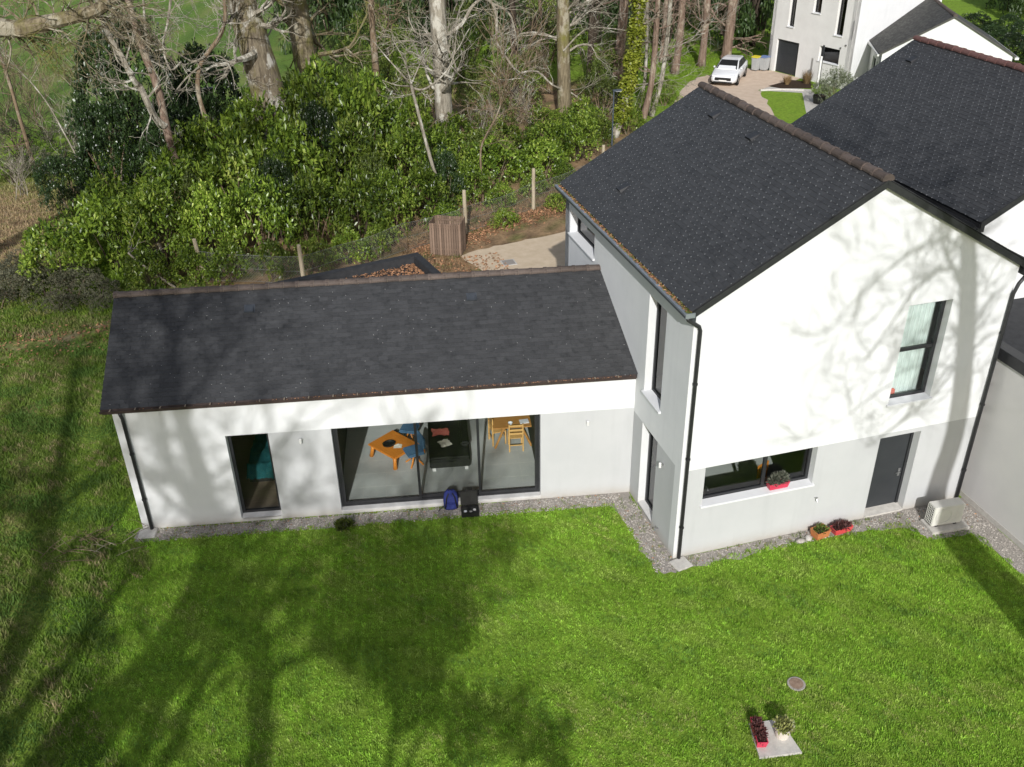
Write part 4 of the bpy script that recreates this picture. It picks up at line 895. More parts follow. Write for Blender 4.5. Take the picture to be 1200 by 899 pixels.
pine_chair(604, 509, .0, 'pine slat-back chair with its back to the glass'); pine_chair(583, 502, -1.35, 'pine slat-back chair at the end of the dining table')
# bedroom
x, y = wloc(300, 552, F0+.45); bdn = wthing('bed', 'bed with a rumpled teal cover behind the narrow window', 'bed', x, y, F0)
MB().box(-.25, .42, .1, 1.9, .0, .3).build('frame', 'inwall', bdn, bevel=.02)
mb = MB(); n = 14
for i in range(n):
    for j in range(n):
        u_, v_ = i/(n-1), j/(n-1); e_ = min(u_, 1-u_, v_, 1-v_); mb.v.append((-.3+.78*u_, .0+2.0*v_, (.52 if e_ > .05 else .2)+random.gauss(0, .03)))
mb.f = [(i*n+j, (i+1)*n+j, (i+1)*n+j+1, i*n+j+1) for i in range(n-1) for j in range(n-1)]; mb.m = [0]*len(mb.f); mb.build('cover', 'teal', bdn, smooth=True)
# kitchen: worktop with tap under the window, wooden stool
kt = thing('kitchen_counter', 'dark kitchen counter with steel tap under the long window', 'counter', (.9, .55, .08))
MB().box(-.3, 2.4, -.0, .6, .0, .88).build('cabinet', 'inwall', kt); MB().box(-.32, 2.42, -.02, .62, .885, .925).build('worktop', 'inwhite', kt, bevel=.006)
MB().tube([(.25, .1, .925), (.25, .1, 1.22), (.25, .16, 1.30), (.25, .27, 1.30), (.25, .31, 1.22)], .014, 8).build('tap', 'chrome', kt, smooth=True)
ch = thing('wooden_stool', 'tilted orange wooden chair back behind the kitchen window', 'chair', (3.1, 1.15, .081), .4)
MB().box(-.2, .2, -.2, .2, .6, .64).build('seat', 'orange', ch); MB().box(-.2, .2, .16, .2, .65, 1.25).build('backrest', 'orange', ch)
for sx in (-1, 1):
    for sy in (-1, 1): MB().tube([(sx*.17, sy*.17, .6), (sx*.2, sy*.2, 0)], .02, 6).build('leg', 'orange', ch)
# curtain behind the gable window
cu = MB(); n = 60
for i in range(n):
    x = 5.30+1.24*i/(n-1); y = .52+.025*math.sin(i*1.1)+.012*math.sin(i*.37)
    cu.v += [(x, y, 3.02), (x, y, 6.2)]
cu.f = [(2*i, 2*i+2, 2*i+3, 2*i+1) for i in range(n-1)]; cu.m = [0]*(n-1)
tag(cu.build('curtain', 'curtain', smooth=True), 'pale green curtain drawn behind the tall gable window', 'curtain')
rb = tag(MB().box(-.16, .16, -.05, .05, 0, .22).build('red_cushion', 'redcloth', loc=(5.62, .40, 3.40), bevel=.03), 'orange red cushion on the ledge behind the gable window', 'cushion')
MB().box(5.30, 6.54, .305, .50, 3.30, 3.395).build('inner_ledge', 'inwhite', house)

# ================================================================ GARDEN THINGS
def leafy(parent, name, m, n, c, r, L, wd, up=.4, box=None):
    P = rng.normal(size=(n, 3)); P /= np.linalg.norm(P, axis=1, keepdims=True); Nn = P.copy(); Nn[:, 2] = np.abs(Nn[:, 2])+up
    P = P*np.array(r)*(rng.uniform(.25, 1, (n, 1))**.5); P[:, 2] = np.abs(P[:, 2]); P += np.array(c)
    V, S_, Fc = leaves_np(P, Nn, rng.uniform(.7, 1.2, n)*L, rng.uniform(.7, 1.2, n)*wd, droop=-.2)
    return link(name, raw_mesh(name, V, S_, Fc, m), parent)
def trough(name, lab, m, loc, rz, L, Wd, H, plant, pm, n=260, ph=.12, ll=.06):
    t = thing(name, lab, 'planter', loc, rz); a, b = L/2, Wd/2; ta, tb = a*.86, b*.80; th_ = .015
    v = [(-ta,-tb,0),(ta,-tb,0),(ta,tb,0),(-ta,tb,0),(-a,-b,H),(a,-b,H),(a,b,H),(-a,b,H),(-a+th_,-b+th_,H),(a-th_,-b+th_,H),(a-th_,b-th_,H),(-a+th_,b-th_,H),(-ta,-tb,H*.6),(ta,-tb,H*.6),(ta,tb,H*.6),(-ta,tb,H*.6)]
    MB().add(v, [(3,2,1,0)] + [(i, (i+1) % 4, 4+(i+1) % 4, 4+i) for i in range(4)] + [(4+i, 4+(i+1) % 4, 8+(i+1) % 4, 8+i) for i in range(4)] + [(8+i, 8+(i+1) % 4, 12+(i+1) % 4, 12+i) for i in range(4)]).build('trough', m, t)
    MB().box(-ta*1.04, ta*1.04, -tb*1.04, tb*1.04, H*.6, H*.86).build('soil', 'soil', t)
    leafy(t, plant, pm, n, (0, 0, H*.8), (a*.95, b*.95, ph), ll, ll*.16)
    return t
q = GY(914, 572, -.0); trough('planter_box', 'raspberry pink planter with grey-green heather on the kitchen window sill', 'pink', (q.x-.02, .085, 1.525), 0, .56, .18, .17, 'heather', 'heather', 900, .30, .10)
trough('planter_box', 'orange terracotta planter with green sprigs against the gable wall', 'terracotta', (GZ(960, 628).x, -.30, .012), .18, .42, .30, .22, 'plant', 'bush', 160, .12, .09)
trough('planter_box', 'pink planter of dead reddish stems against the gable wall', 'red', (GZ(986, 624).x, -.30, .012), .1, .55, .24, .17, 'plant', 'redplant', 300, .10, .10)
for i, (px, py, lab) in enumerate([(936, 633, 'flat grey stone beside the terracotta planter'), (945, 629, 'white stone beside the terracotta planter')]):
    q = GZ(px, py); s_ = MB().lathe([(0, 0), (.09, 0), (.11, .04), (.06, .075), (0, .08)], 8, sx=1.2, sy=.8); tag(s_.build('stone', ['stone', 'concrete'][i], loc=(q.x, -.36+.05*i, .004), rz=i, smooth=True), lab, 'stone')
# slab with two pots in the lawn
sa, sb_, sc, sd_ = GZ(877, 849), GZ(913, 844), GZ(940, 883.5), GZ(890, 890)
cen = (sa+sb_+sc+sd_)/4; dxs = ((sc-sd_)+(sb_-sa)); srz = math.atan2((sc-sd_).y, (sc-sd_).x)
tag(MB().add([(*(p-cen).xy, z) for z in (-.02, .045) for p in (sd_, sc, sb_, sa)], [(3,2,1,0),(4,5,6,7),(0,1,5,4),(1,2,6,5),(2,3,7,6),(3,0,4,7)]).build('paving_slab', 'concrete', loc=cen, bevel=.008), 'pale concrete slab in the lawn carrying two pots', 'slab')
q = (GZ(893, 871, .05)+GZ(886, 845, .22))/2; trough('planter_box', 'red planter of dry dark stems on the lawn slab', 'pink', (q.x-.02, q.y-.02, .0465), srz+1.45, .62, .22, .19, 'plant', 'redplant', 420, .09, .10)
q = GZ(921, 868, .05); rp = thing('round_flowerpot', 'round pale pot of yellow-green succulents on the lawn slab', 'flowerpot', (q.x-.01, q.y+.14, .0465))
MB().lathe([(0, 0), (.13, 0), (.18, .26), (.19, .30), (.17, .30), (.155, .24), (0, .24)], 20).build('pot', 'palepot', rp, smooth=False); MB().lathe([(0, .245), (.155, .245), (.1, .262), (0, .265)], 14).build('soil', 'soil', rp)
leafy(rp, 'succulent', 'succulent', 260, (0, 0, .27), (.19, .19, .10), .09, .022)
q = GZ(933, 802); dc = thing('manhole_cover', 'round rusty-brown drain lid with concrete rim in the lawn', 'manhole cover', q)
MB().lathe([(0, .0), (.185, .0), (.19, .022), (.175, .028), (.15, .024), (0, .02)], 20).build('rim', 'stone', dc); MB().lathe([(0, .024), (.14, .024), (.145, .034), (0, .037)], 18).build('lid', 'slatwood', dc)
# air-conditioning unit
ac = thing('heat_pump_unit', 'ivory outdoor heat pump on a slab in the corner by the back door', 'heat pump', (7.10, -.80, .0), -.07)
tag_ = MB().box(-.48, .56, -.34, .22, .0, .085).build('base_slab', 'concrete', ac, bevel=.01)
MB().box(-.42, .42, -.15, .15, .12, .70).build('casing', 'acmetal', ac, bevel=.012)
MB().box(-.30, -.22, -.14, .14, .086, .119).build('foot', 'black', ac); MB().box(.22, .30, -.14, .14, .086, .119).build('foot', 'black', ac)
MB().box(-.424, -.4205, -.13, .13, .16, .66).build('side_coil', 'black', ac)
gr = MB()
for k in range(8): gr.box(-.437, -.426, -.135, .135, .165+k*.066, .18+k*.066)
for k in range(5): gr.box(-.436, -.4255, -.13+k*.062, -.118+k*.062, .15, .67)
gr.build('side_grille', 'acmetal', ac)
fanr = MB(); fanr.lathe([(.23, 0), (.235, .012), (.20, .012), (.20, 0)], 24); fo_ = fanr.build('fan_ring', 'acmetal', ac, loc=(-.12, -.152, .41)); fo_.rotation_euler = (math.pi/2, 0, 0)
MB().box(.22, .38, -.157, -.1515, .2, .62).build('side_panel', 'acmetal', ac); MB().box(.43, .455, -.08, .1, .18, .34).build('valve_cover', 'acmetal', ac)
# bags by the sliding door
q = GZ(530, 598); bp = thing('backpack', 'blue and black backpack leaning on the sliding door threshold', 'backpack', (q.x, q.y+.12, .006), TH)
b = MB(); secs_ = [(.0, .17, .11), (.04, .19, .13), (.25, .20, .13), (.40, .17, .11), (.48, .10, .07), (.50, .04, .03)]
for z, a, c_ in secs_:
    for j in range(14): w_ = 2*math.pi*j/14; b.v.append((a*math.copysign(abs(math.cos(w_))**.6, math.cos(w_)), c_*math.copysign(abs(math.sin(w_))**.6, math.sin(w_))+z*.22, z))
for i in range(len(secs_)-1):
    for j in range(14): b.f.append((i*14+j, i*14+(j+1) % 14, (i+1)*14+(j+1) % 14, (i+1)*14+j)); b.m.append(0)
b.f += [tuple(range(14))[::-1], tuple(range(len(b.v)-14, len(b.v)))]; b.m += [0, 0]; b.build('bag', 'navy', bp, smooth=True)
MB().box(-.12, .12, -.17, -.10, .06, .24).build('front_pocket', 'navy', bp, bevel=.03)
for sx in (-1, 1): MB().tube([(sx*.05, -.05, .50), (sx*.11, -.10, .38), (sx*.13, -.12, .22), (sx*.16, -.10, .05)], .018, 6).build('strap', 'black', bp)
MB().tube([(-.05, .09, .49), (0, .08, .55), (.05, .09, .49)], .014, 6).build('top_handle', 'black', bp); MB().tube([(-.2, -.05, .1), (-.30, -.1, .04), (-.34, -.14, .012)], .012, 6).build('loose_strap', 'black', bp)
q = GZ(553, 607); oc = thing('open_equipment_case', 'open black equipment case with grey gear against the sliding door', 'case', (q.x, q.y+.2, .006), TH)
cs = MB(); cs.box(-.23, .23, -.17, .17, 0, .02); cs.box(-.23, -.21, -.17, .17, .021, .14); cs.box(.21, .23, -.17, .17, .021, .14); cs.box(-.209, .209, -.17, -.15, .021, .14); cs.box(-.209, .209, .15, .17, .021, .14); cs.build('tray', 'black', oc)
MB().box(-.205, .205, -.145, .145, .022, .09).build('foam', 'inwall', oc)
ld = MB(); ld.box(-.23, .23, 0, .06, 0, .42); o = ld.build('lid', 'black', oc, loc=(0, .175, .13), bevel=.02); o.rotation_euler = (-.22, 0, 0)
MB().tube([(-.08, .26, .56), (-.08, .29, .62), (.08, .29, .62), (.08, .26, .56)], .012, 6).build('handle', 'black', oc)
for k, (x, y) in enumerate([(-.12, -.04), (.02, -.06), (.12, .0), (-.02, .06)]): MB().box(x-.04, x+.04, y-.035, y+.035, .091, .125).build('gear', ['lamp', 'chrome', 'inwhite', 'black'][k], oc, bevel=.012)
# ================================================================ VEGETATION
def bush_mesh(name, m, seed, tips=900, per=6, lumps=20, L=.09, Wd=.026, flat=.0, droop=.3):
    """dome of leaf whorls on overlapping lumps, unit radius and unit height"""
    r = np.random.default_rng(seed); C = []
    for i in range(lumps):
        a = r.uniform(0, 6.283); h = r.uniform(0, 1)**.8; rad = (1-h*h)**.5*r.uniform(.35, .75)
        C.append((math.cos(a)*rad*1.12, math.sin(a)*rad*1.12, .10+h*.72, r.uniform(.15, .36)))
    C.append((0, 0, .35, .55)); C = np.array(C)
    k = r.integers(0, lumps+1, tips); d = r.normal(size=(tips, 3)); d /= np.linalg.norm(d, axis=1, keepdims=True); d[:, 2] = np.where(r.uniform(size=tips) < .75, np.abs(d[:, 2]), d[:, 2])
    P = C[k, :3] + d*C[k, 3:4]*r.uniform(.75, 1.05, (tips, 1)); P[:, 2] = np.maximum(P[:, 2], .02)
    # drop tips that sit deep inside another lump
    dist = np.linalg.norm(P[:, None]-C[None, :, :3], axis=2)/C[None, :, 3]; keep = (dist < .7).sum(1) == 0; P, d = P[keep], d[keep]
    P2 = np.repeat(P, per, 0)+r.normal(size=(len(P)*per, 3))*L*.35; N2 = np.repeat(d, per, 0)
    V, S_, F_ = leaves_np(P2, N2, r.uniform(.7, 1.25, len(P2))*L, r.uniform(.7, 1.2, len(P2))*Wd, droop=droop)
    return raw_mesh(name, V, S_, F_, m)
def stems_mesh(seed, m, n=7):
    random.seed(seed); mb = MB()
    for i in range(n):
        a = random.uniform(0, 6.28); q = random.uniform(.3, .7)
        mb.tube([(math.cos(a)*.08, math.sin(a)*.08, 0), (math.cos(a)*q*.5, math.sin(a)*q*.5, .35), (math.cos(a)*q, math.sin(a)*q, .75)], [.022, .016, .006], 5)
    me = bpy.data.meshes.new('stem'); me.from_pydata(mb.v, [], mb.f); me.materials.append(T[m]); return me
LA = [bush_mesh('foliage', 'laurel', 10+i, 900, 6, 26, [.08, .095, .088, .105][i], [.022, .026, .022, .028][i]) for i in range(4)]
LS = [stems_mesh(3, 'bark_brown'), stems_mesh(4, 'bark_dark')]
BU = [bush_mesh('foliage', 'bush', 30+i, 900, 6, 18, .06, .017) for i in range(2)]
HO = [bush_mesh('foliage', 'holly', 40+i, 3600, 6, 34, .045, .016) for i in range(2)]
OL = bush_mesh('foliage', 'olive', 50, 700, 7, 16, .09, .012); HT = [bush_mesh('foliage', 'heath', 60+i, 800, 6, 16, .06, .014) for i in range(2)]
CO = [bush_mesh('foliage', 'conifer', 70+i, 3000, 7, 36, .06, .016) for i in range(2)]
def shrub(name, lab, cat, x, y, r, h, meshes, stems=None, group=None, rz=None, z=0.0):
    t = thing(name, lab, cat, (x, y, z), random.uniform(0, 6.28) if rz is None else rz, group)
    f = link('foliage', random.choice(meshes), t); f.scale = (r, r*random.uniform(.85, 1.15), h)
    s = link('stem', random.choice(stems or LS), t); s.scale = (r*.9, r*.9, h*.85); return t
random.seed(21)
rows = [
 [(-13.0, 21.5, 1.2, 1.5), (-11.4, 21.6, 1.1, 1.3), (-9.9, 21.3, 1.2, 1.5), (-8.3, 21.1, 1.2, 1.4), (-6.6, 21.2, 1.1, 1.3), (-5.2, 21.6, 1.1, 1.3), (-3.9, 22.0, 1.0, 1.2), (-.6, 23.3, 1.0, 1.1), (2.6, 25.2, 1.0, 1.1), (4.6, 26.4, 1.0, 1.2), (6.4, 27.2, 1.0, 1.2)],
 [(-16.6, 22.4, 1.9, 2.3), (-14.6, 23.2, 2.1, 2.9), (-12.6, 23.0, 2.1, 3.0), (-10.4, 22.9, 2.0, 3.1), (-8.5, 22.6, 2.0, 3.2), (-6.4, 22.6, 1.9, 3.0), (-4.4, 22.9, 1.8, 2.9), (-2.9, 23.4, 1.6, 2.6), (-1.2, 24.6, 1.7, 2.4), (1.4, 26.1, 1.5, 2.0)],
 [(-14.8, 26.6, 2.2, 2.6), (-12.0, 26.6, 2.4, 3.3), (-9.4, 26.4, 2.5, 4.0), (-6.8, 26.2, 2.5, 4.2), (-4.2, 26.4, 2.4, 4.0), (-1.6, 27.4, 2.3, 3.3), (.6, 28.6, 2.1, 2.7), (3.2, 28.6, 1.9, 2.2), (5.6, 28.4, 1.7, 1.9)],
 [(-10.6, 30.4, 2.4, 3.6), (-8.2, 30.2, 2.6, 4.4), (-5.6, 30.4, 2.8, 5.0), (-3.0, 30.6, 2.6, 4.6), (-.6, 31.6, 2.3, 3.5), (2.0, 32.2, 2.0, 2.4), (4.4, 31.6, 2.0, 2.3), (6.8, 30.8, 1.8, 2.1), (8.6, 31.2, 1.7, 2.2)],
 [(-7.4, 34.6, 2.6, 4.2), (-4.6, 34.8, 2.8, 4.8), (-2.2, 35.4, 2.6, 4.2), (7.8, 34.2, 1.8, 2.0), (10.2, 35.4, 1.7, 1.9)]]
where = ['low at the foot of the chain-link fence', 'against the chain-link fence', 'in the second rank behind the fence', 'in the third rank behind the fence', 'at the back of the thicket']
for i, row in enumerate(rows):
    for x, y, r, h in row: shrub('laurel_bush', 'glossy bright green laurel bush '+where[i], 'bush', x, y-(.75 if i == 0 and x < -3 else 0), r*(.9 if i < 4 else 1.0), h, LA, group='laurel bushes '+where[i])
for x, y, r, h, ms, lab in [(-7.6, 24.4, 1.3, 3.6, HO, 'dark holly poking through the laurels behind the left fence posts'), (-3.2, 24.9, 1.2, 3.2, BU, 'dull green shrub between the laurels above the annex'), (.2, 26.2, 1.2, 2.6, HO, 'dark holly beside the pale sapling'), (-11.2, 24.8, 1.3, 3.2, BU, 'dull green shrub among the western laurels'), (3.0, 30.2, 1.3, 2.4, BU, 'dull green shrub behind the thin brown sapling'), (-5.4, 28.4, 1.4, 4.6, HO, 'tall dark holly in the middle of the laurel thicket')]:
    shrub('mixed_shrub', lab, 'shrub', x, y, r, h, ms)
for px, py, r, h, lab in [(592, 266, .75, .8, 'small laurel sprouting through the fence near the driveway'), (658, 246, .9, .8, 'small laurel at the foot of the right-hand fence post'), (735, 158, 1.1, 1.6, 'yellowish laurel clump under the ivy trunk'), (700, 168, 1.3, 1.5, 'laurel clump beside the lamp post')]:
    q = GZ(px, py); shrub('laurel_bush', lab, 'bush', q.x, q.y, r, h, LA)
for x, y, r, h, lab in [(-13.6, 36, 3.3, 7.6, 'tall dark evergreen holly at the edge of the meadow'), (-10.4, 38.5, 2.6, 5.6, 'smaller dark evergreen beside the tall holly'), (-15.2, 33.2, 2.3, 4.4, 'broad dark evergreen in front of the tall holly'), (-12.3, 32.6, 2.2, 4.4, 'dark evergreen around the forked pale stems'), (-10.2, 33.6, 1.9, 4.2, 'dark evergreen beside the twisted brown stem'), (-17.2, 31.5, 1.8, 2.6, 'dark evergreen shrub at the top of the straw bank')]:
    shrub('holly_tree', lab, 'tree', x, y, r, h, HO)
for k, (px, py, r, h) in enumerate([(20, 350, 1.5, 1.0), (55, 348, 1.4, 1.1), (88, 350, 1.3, 1.0), (118, 350, 1.1, .9), (40, 333, 1.2, .9), (0, 362, 1.1, .7), (95, 333, 1.1, .9), (70, 362, .9, .6), (125, 362, .7, .5), (-5, 340, 1.3, 1.0), (20, 320, 1.1, .8)]):
    q = GZ(px, py); shrub('bramble_clump', 'grey-green bramble clump along the bank beyond the wing', 'bramble', q.x, q.y, r, h, HT, group='brambles on the bank')
for k, (px, py, r, h) in enumerate([(15, 215, 1.6, 1.6), (50, 205, 1.5, 1.4), (25, 190, 1.8, 2.0), (75, 185, 1.4, 1.5), (110, 170, 1.5, 1.6)]):
    q = GZ(px, py); shrub('scrub_bush', 'dull scrub bush at the foot of the meadow', 'bush', q.x, q.y, r, h, HT, group='scrub below the meadow')
# understorey and evergreens in the wood
for k, (x, y, r, h) in enumerate([(5, 38, 2.0, 2.6), (12.6, 38.6, 1.9, 2.6), (2.5, 41, 2.2, 3.2), (8.5, 42.5, 2.3, 3.2), (14.5, 43, 2.0, 3.0), (-1, 46, 2.6, 4.2), (5.2, 47.5, 2.6, 4.2), (11, 48.5, 2.6, 4.4), (17.5, 47.5, 2.0, 3.4), (15.6, 38.2, 1.2, 1.7), (17.4, 40.0, 1.3, 1.7), (-2, 41, 2.2, 3.2), (20.2, 52, 2.0, 3.2), (8, 54, 3, 5), (1.5, 53, 3, 5), (14.5, 55, 3, 5)]):
    shrub('understorey_bush', 'mid-green understorey bush among the tree trunks', 'bush', x, y, r, h, BU, group='understorey bushes in the wood')
for k, (x, y, r, h) in enumerate([(30.5, 54.5, 3.6, 12), (25.8, 58.5, 3.6, 13), (20.5, 60.5, 3.6, 13), (15, 63, 3.8, 13), (9, 64, 3.8, 13), (3.2, 62, 3.6, 12), (-2, 66, 3.8, 12), (28, 64, 4, 14), (35.5, 60.5, 3.6, 12), (23, 68, 4, 14), (0, 74, 4, 13), (8, 74, 4, 14), (16, 74, 4, 14), (33, 70, 4, 14)]):
    shrub('conifer', 'dark conifer closing the wood behind the trunks', 'tree', x, y, r, h, CO, group='dark conifers behind the wood')
for k, (px, py, r, h) in enumerate([(1140, 40, 1.7, 1.6), (1160, 58, 1.7, 1.7), (1182, 70, 1.7, 1.8), (1198, 55, 1.8, 1.8), (1178, 42, 1.7, 1.6), (1215, 80, 1.8, 1.8)]):
    q = GZ(px, py); shrub('hedge_bush', 'dark hedge bush behind the gabled extension', 'hedge', q.x, q.y, r, h, HO, group='hedge behind the extension')
for px, py, r, h in [(1180, 12, 3.0, 7), (1215, 25, 3.0, 7)]:
    q = GZ(px, py); shrub('conifer', 'broad dark conifer above the hedge behind the extension', 'tree', q.x, q.y, r, h, CO, group='conifers above the hedge')
q = GZ(978, 127); shrub('olive_shrub', 'loose grey-green olive shrub in front of the far house', 'shrub', q.x, q.y, 1.5, 2.3, [OL])
q = GZ(972, 112); shrub('olive_shrub', 'smaller olive shrub behind the black basket', 'shrub', q.x, q.y, .8, 1.1, [OL])
def grass_clump(lab, px, py, r, h, n=260):
    q = GZ(px, py); t = thing('ornamental_grass', lab, 'grass', (q.x, q.y, .01)); mb = MB()
    for i in range(n):
        a = random.uniform(0, 6.28); d = random.uniform(0, r*.4); l = random.uniform(.5, 1)*h; b = Vector((math.cos(a)*d, math.sin(a)*d, 0)); e_ = b+Vector((math.cos(a)*r*random.uniform(.2, .9), math.sin(a)*r*random.uniform(.2, .9), l)); s_ = Vector((-math.sin(a), math.cos(a), 0))*.02
        mb.add([b-s_, b+s_, e_], [(0,1,2)])
    mb.build('blades', 'drygrass', t)
grass_clump('straw-coloured ornamental grass in the planting bed', 945, 98, .5, 1.0); grass_clump('shorter straw grass at the edge of the planting bed', 922, 99, .4, .7)

# ---- bare trees
def grow(mb, p, d, r, L, depth, maxd, spread=.6, kids=3, up=.08, n=5, wob=.16, rmin=.006, ymax=None):
    pts = [Vector(p)]; rad = [r]; k = 4; d = Vector(d).normalized()
    for i in range(k):
        d = (d + Vector((random.gauss(0, wob), random.gauss(0, wob), random.gauss(0, wob)+up))).normalized()
        q = pts[-1]+d*(L/k)
        pts.append(q); rad.append(max(r*(1-.42*(i+1)/k), rmin*.8))
    mb.tube(pts, rad, n if depth < 2 else (4 if depth < 3 else 3), cap=False)
    if depth >= maxd: return
    for c in range(kids):
        t = random.uniform(.35, 1.0) if c else 1.0; i = min(int(t*k), k); b = pts[i]
        ax = Vector((random.gauss(0, 1), random.gauss(0, 1), random.gauss(0, .6))).normalized()
        nd = (d + ax*spread*random.uniform(.6, 1.4)).normalized()
        grow(mb, b, nd, max(rad[i]*random.uniform(.5, .72), rmin), L*random.uniform(.58, .82), depth+1, maxd, spread, kids, up, n, wob, rmin)
def px_path(pts, Y, jit=.0): return [GY(a, b, Y + random.gauss(0, jit)) for a, b in pts]
def smooth_path(P, k=3):
    out = []
    for i in range(len(P)-1):
        a, b, c, d = P[max(i-1, 0)], P[i], P[i+1], P[min(i+2, len(P)-1)]
        for j in range(k):
            t = j/k; out.append(.5*((2*b)+(c-a)*t+(2*a-5*b+4*c-d)*t*t+(3*b-a-3*c+d)*t**3))
    return out+[P[-1]]
def traced_tree(name, lab, pts, Y, r0, r1, bark_m, limbs=(), nb=6, bl=2.2, bd=3, bz=.35, group=None, crown_top=True, flare=1.3, bark_b=None):
    P = px_path(pts, Y); base = Vector((P[0].x+(P[0].x-P[1].x)*.3, Y, 0)); 
    if P[0].z > .15: P = [base]+P
    else: P[0] = base
    P = smooth_path(P, 3); n = len(P); rad = [r0+(r1-r0)*i/(n-1) for i in range(n)]; rad[0] *= flare; rad[1] *= 1+(flare-1)*.4
    rad = [q*random.uniform(.94, 1.06) for q in rad]
    t = thing(name, lab, 'tree', base, 0, group); off = base
    MB().tube([p-off for p in P], rad, 12, cap=True).build('trunk', bark_m, t, smooth=True)
    br = MB()
    for lp, la, lb in limbs:
        Q = smooth_path(px_path(lp, Y, .25), 3); Q = [q-off for q in Q]; m_ = len(Q)
        br.tube(Q, [la+(lb-la)*i/(m_-1) for i in range(m_)], 7)
        for i in range(2, m_, 2):
            grow(br, Q[i], Vector((random.gauss(0, 1), random.gauss(0, .7), random.gauss(0, .7))), max(lb*.55, .014), bl*.55, 1, 3, .7, 3, .03, 4, .2, .009)
    for k in range(nb):
        i = random.randint(int(n*bz), n-1); a = random.uniform(0, 6.28)
        grow(br, P[i]-off, (math.cos(a), math.sin(a), random.uniform(-.1, .6)), rad[i]*random.uniform(.18, .32), bl*random.uniform(.7, 1.3), 0, bd, .65, 3, .03, 5, .2, .008)
    if crown_top:
        for k in range(4):
            a = random.uniform(0, 6.28); grow(br, P[-1]-off, (math.cos(a)*.6, math.sin(a)*.6, 1), r1*.6, bl*1.6, 0, 3, .55, 3, .06, 5, .15, .012)
    if br.v: br.build('crown', bark_b or bark_m, t, label='bare twigs and branches')
    return t
random.seed(5)
traced_tree('bare_tree', 'pale bare tree forking into two crooked stems in the laurels', [(213, 208), (205, 185), (195, 150), (188, 115), (180, 90), (168, 60), (158, 30), (150, 0), (140, -40)], 30, .21, .13, 'bark_pink', [([(194, 148), (182, 138), (171, 116), (165, 103), (156, 93), (142, 65), (129, 44), (118, 18), (112, -10)], .16, .10), ([(176, 85), (173, 60), (170, 30), (168, 0)], .08, .05), ([(200, 160), (190, 190), (185, 215), (172, 250)], .05, .04)], 9, 1.9, 3, .55, bark_b='bark_pale')
traced_tree('bare_tree', 'thin twisted brown stem rising from the laurels beside the grey oak', [(262, 173), (245, 150), (238, 130), (232, 105), (234, 78), (245, 60), (258, 42), (264, 20), (262, -10)], 31, .13, .08, 'bark_brown', [([(234, 78), (218, 92), (205, 108)], .05, .03), ([(240, 66), (225, 72), (200, 58), (180, 60)], .05, .025), ([(234, 80), (245, 66), (262, 68), (272, 85), (275, 105)], .035, .018), ([(200, 0), (196, 30), (191, 55), (200, 82), (212, 72)], .06, .04)], 8, 1.6, 3, .5, bark_b='bark_pale')
traced_tree('oak_tree', 'massive lichen-grey oak trunk leaning over the laurels', [(320, 145), (312, 100), (300, 60), (291, 28), (283, 0), (272, -60)], 33, .88, .68, 'bark_grey', [([(296, 40), (282, 22), (272, 14)], .18, .08), ([(298, 45), (290, 60), (285, 85)], .05, .03)], 8, 2.0, 3, .5, bark_b='bark_pale')
traced_tree('oak_tree', 'mossy brown oak trunk just behind the grey oak', [(362, 95), (356, 60), (351, 30), (347, 0), (343, -50)], 40, .72, .55, 'bark_moss', [([(349, 38), (336, 26), (330, 20)], .14, .05), ([(352, 50), (346, 65), (340, 80)], .05, .03)], 8, 2.2, 3, .4)
traced_tree('beech_tree', 'straight pale beech trunk standing above the laurels', [(528, 190), (522, 150), (519, 110), (516, 60), (512, 0), (509, -60)], 33.5, .50, .38, 'bark_pale', [([(516, 45), (540, 30), (553, 8), (567, -2), (580, 10), (582, 40), (583, 52), (597, 73), (612, 92)], .10, .05), ([(575, 3), (596, 15), (603, 35), (607, 60)], .06, .03), ([(518, 36), (500, 40), (487, 38), (478, 20)], .06, .03), ([(519, 60), (505, 48), (490, 50), (470, 40)], .05, .02)], 12, 2.2, 3, .4)
traced_tree('beech_tree', 'straight moss-green trunk right of the pale beech', [(661, 165), (661, 100), (660, 50), (660, 0), (659, -60)], 36.5, .42, .34, 'bark_moss', [([(660, 45), (640, 42), (615, 38)], .06, .02), ([(612, 85), (630, 84), (648, 100), (668, 108), (690, 124), (708, 138), (719, 156)], .06, .03), ([(660, 60), (685, 35), (710, 33), (735, 36)], .05, .02), ([(660, 20), (690, 0), (715, -20)], .07, .03)], 12, 2.4, 3, .4, bark_b='bark_pale')
iv = traced_tree('ivy_clad_tree', 'slender tree whose trunk is wrapped in yellow-green ivy', [(721, 172), (730, 130), (740, 80), (747, 30), (750, -20)], 34.5, .24, .16, 'bark_pale', (), 3, 1.6, 2, .6)
base = Vector(iv.location); P = smooth_path(px_path([(728, 140), (736, 100), (742, 70), (747, 30), (750, -20)], 34.5), 8); n_ = 7000
idx = rng.integers(0, len(P), n_); a_ = rng.uniform(0, 6.283, n_); pp_ = np.array([tuple(p-base) for p in P])[idx]; rr_ = rng.uniform(.18, .42, n_)*(.75+.35*np.sin(idx*.9)); dv = np.stack([np.cos(a_), np.sin(a_), rng.normal(size=n_)*.2], 1)
V, S_, F_ = leaves_np(pp_+dv*rr_[:, None]+rng.normal(size=(n_, 3))*.08, dv, rng.uniform(.11, .2, n_), rng.uniform(.05, .085, n_)); link('ivy', raw_mesh('ivy', V, S_, F_, 'ivy'), iv)
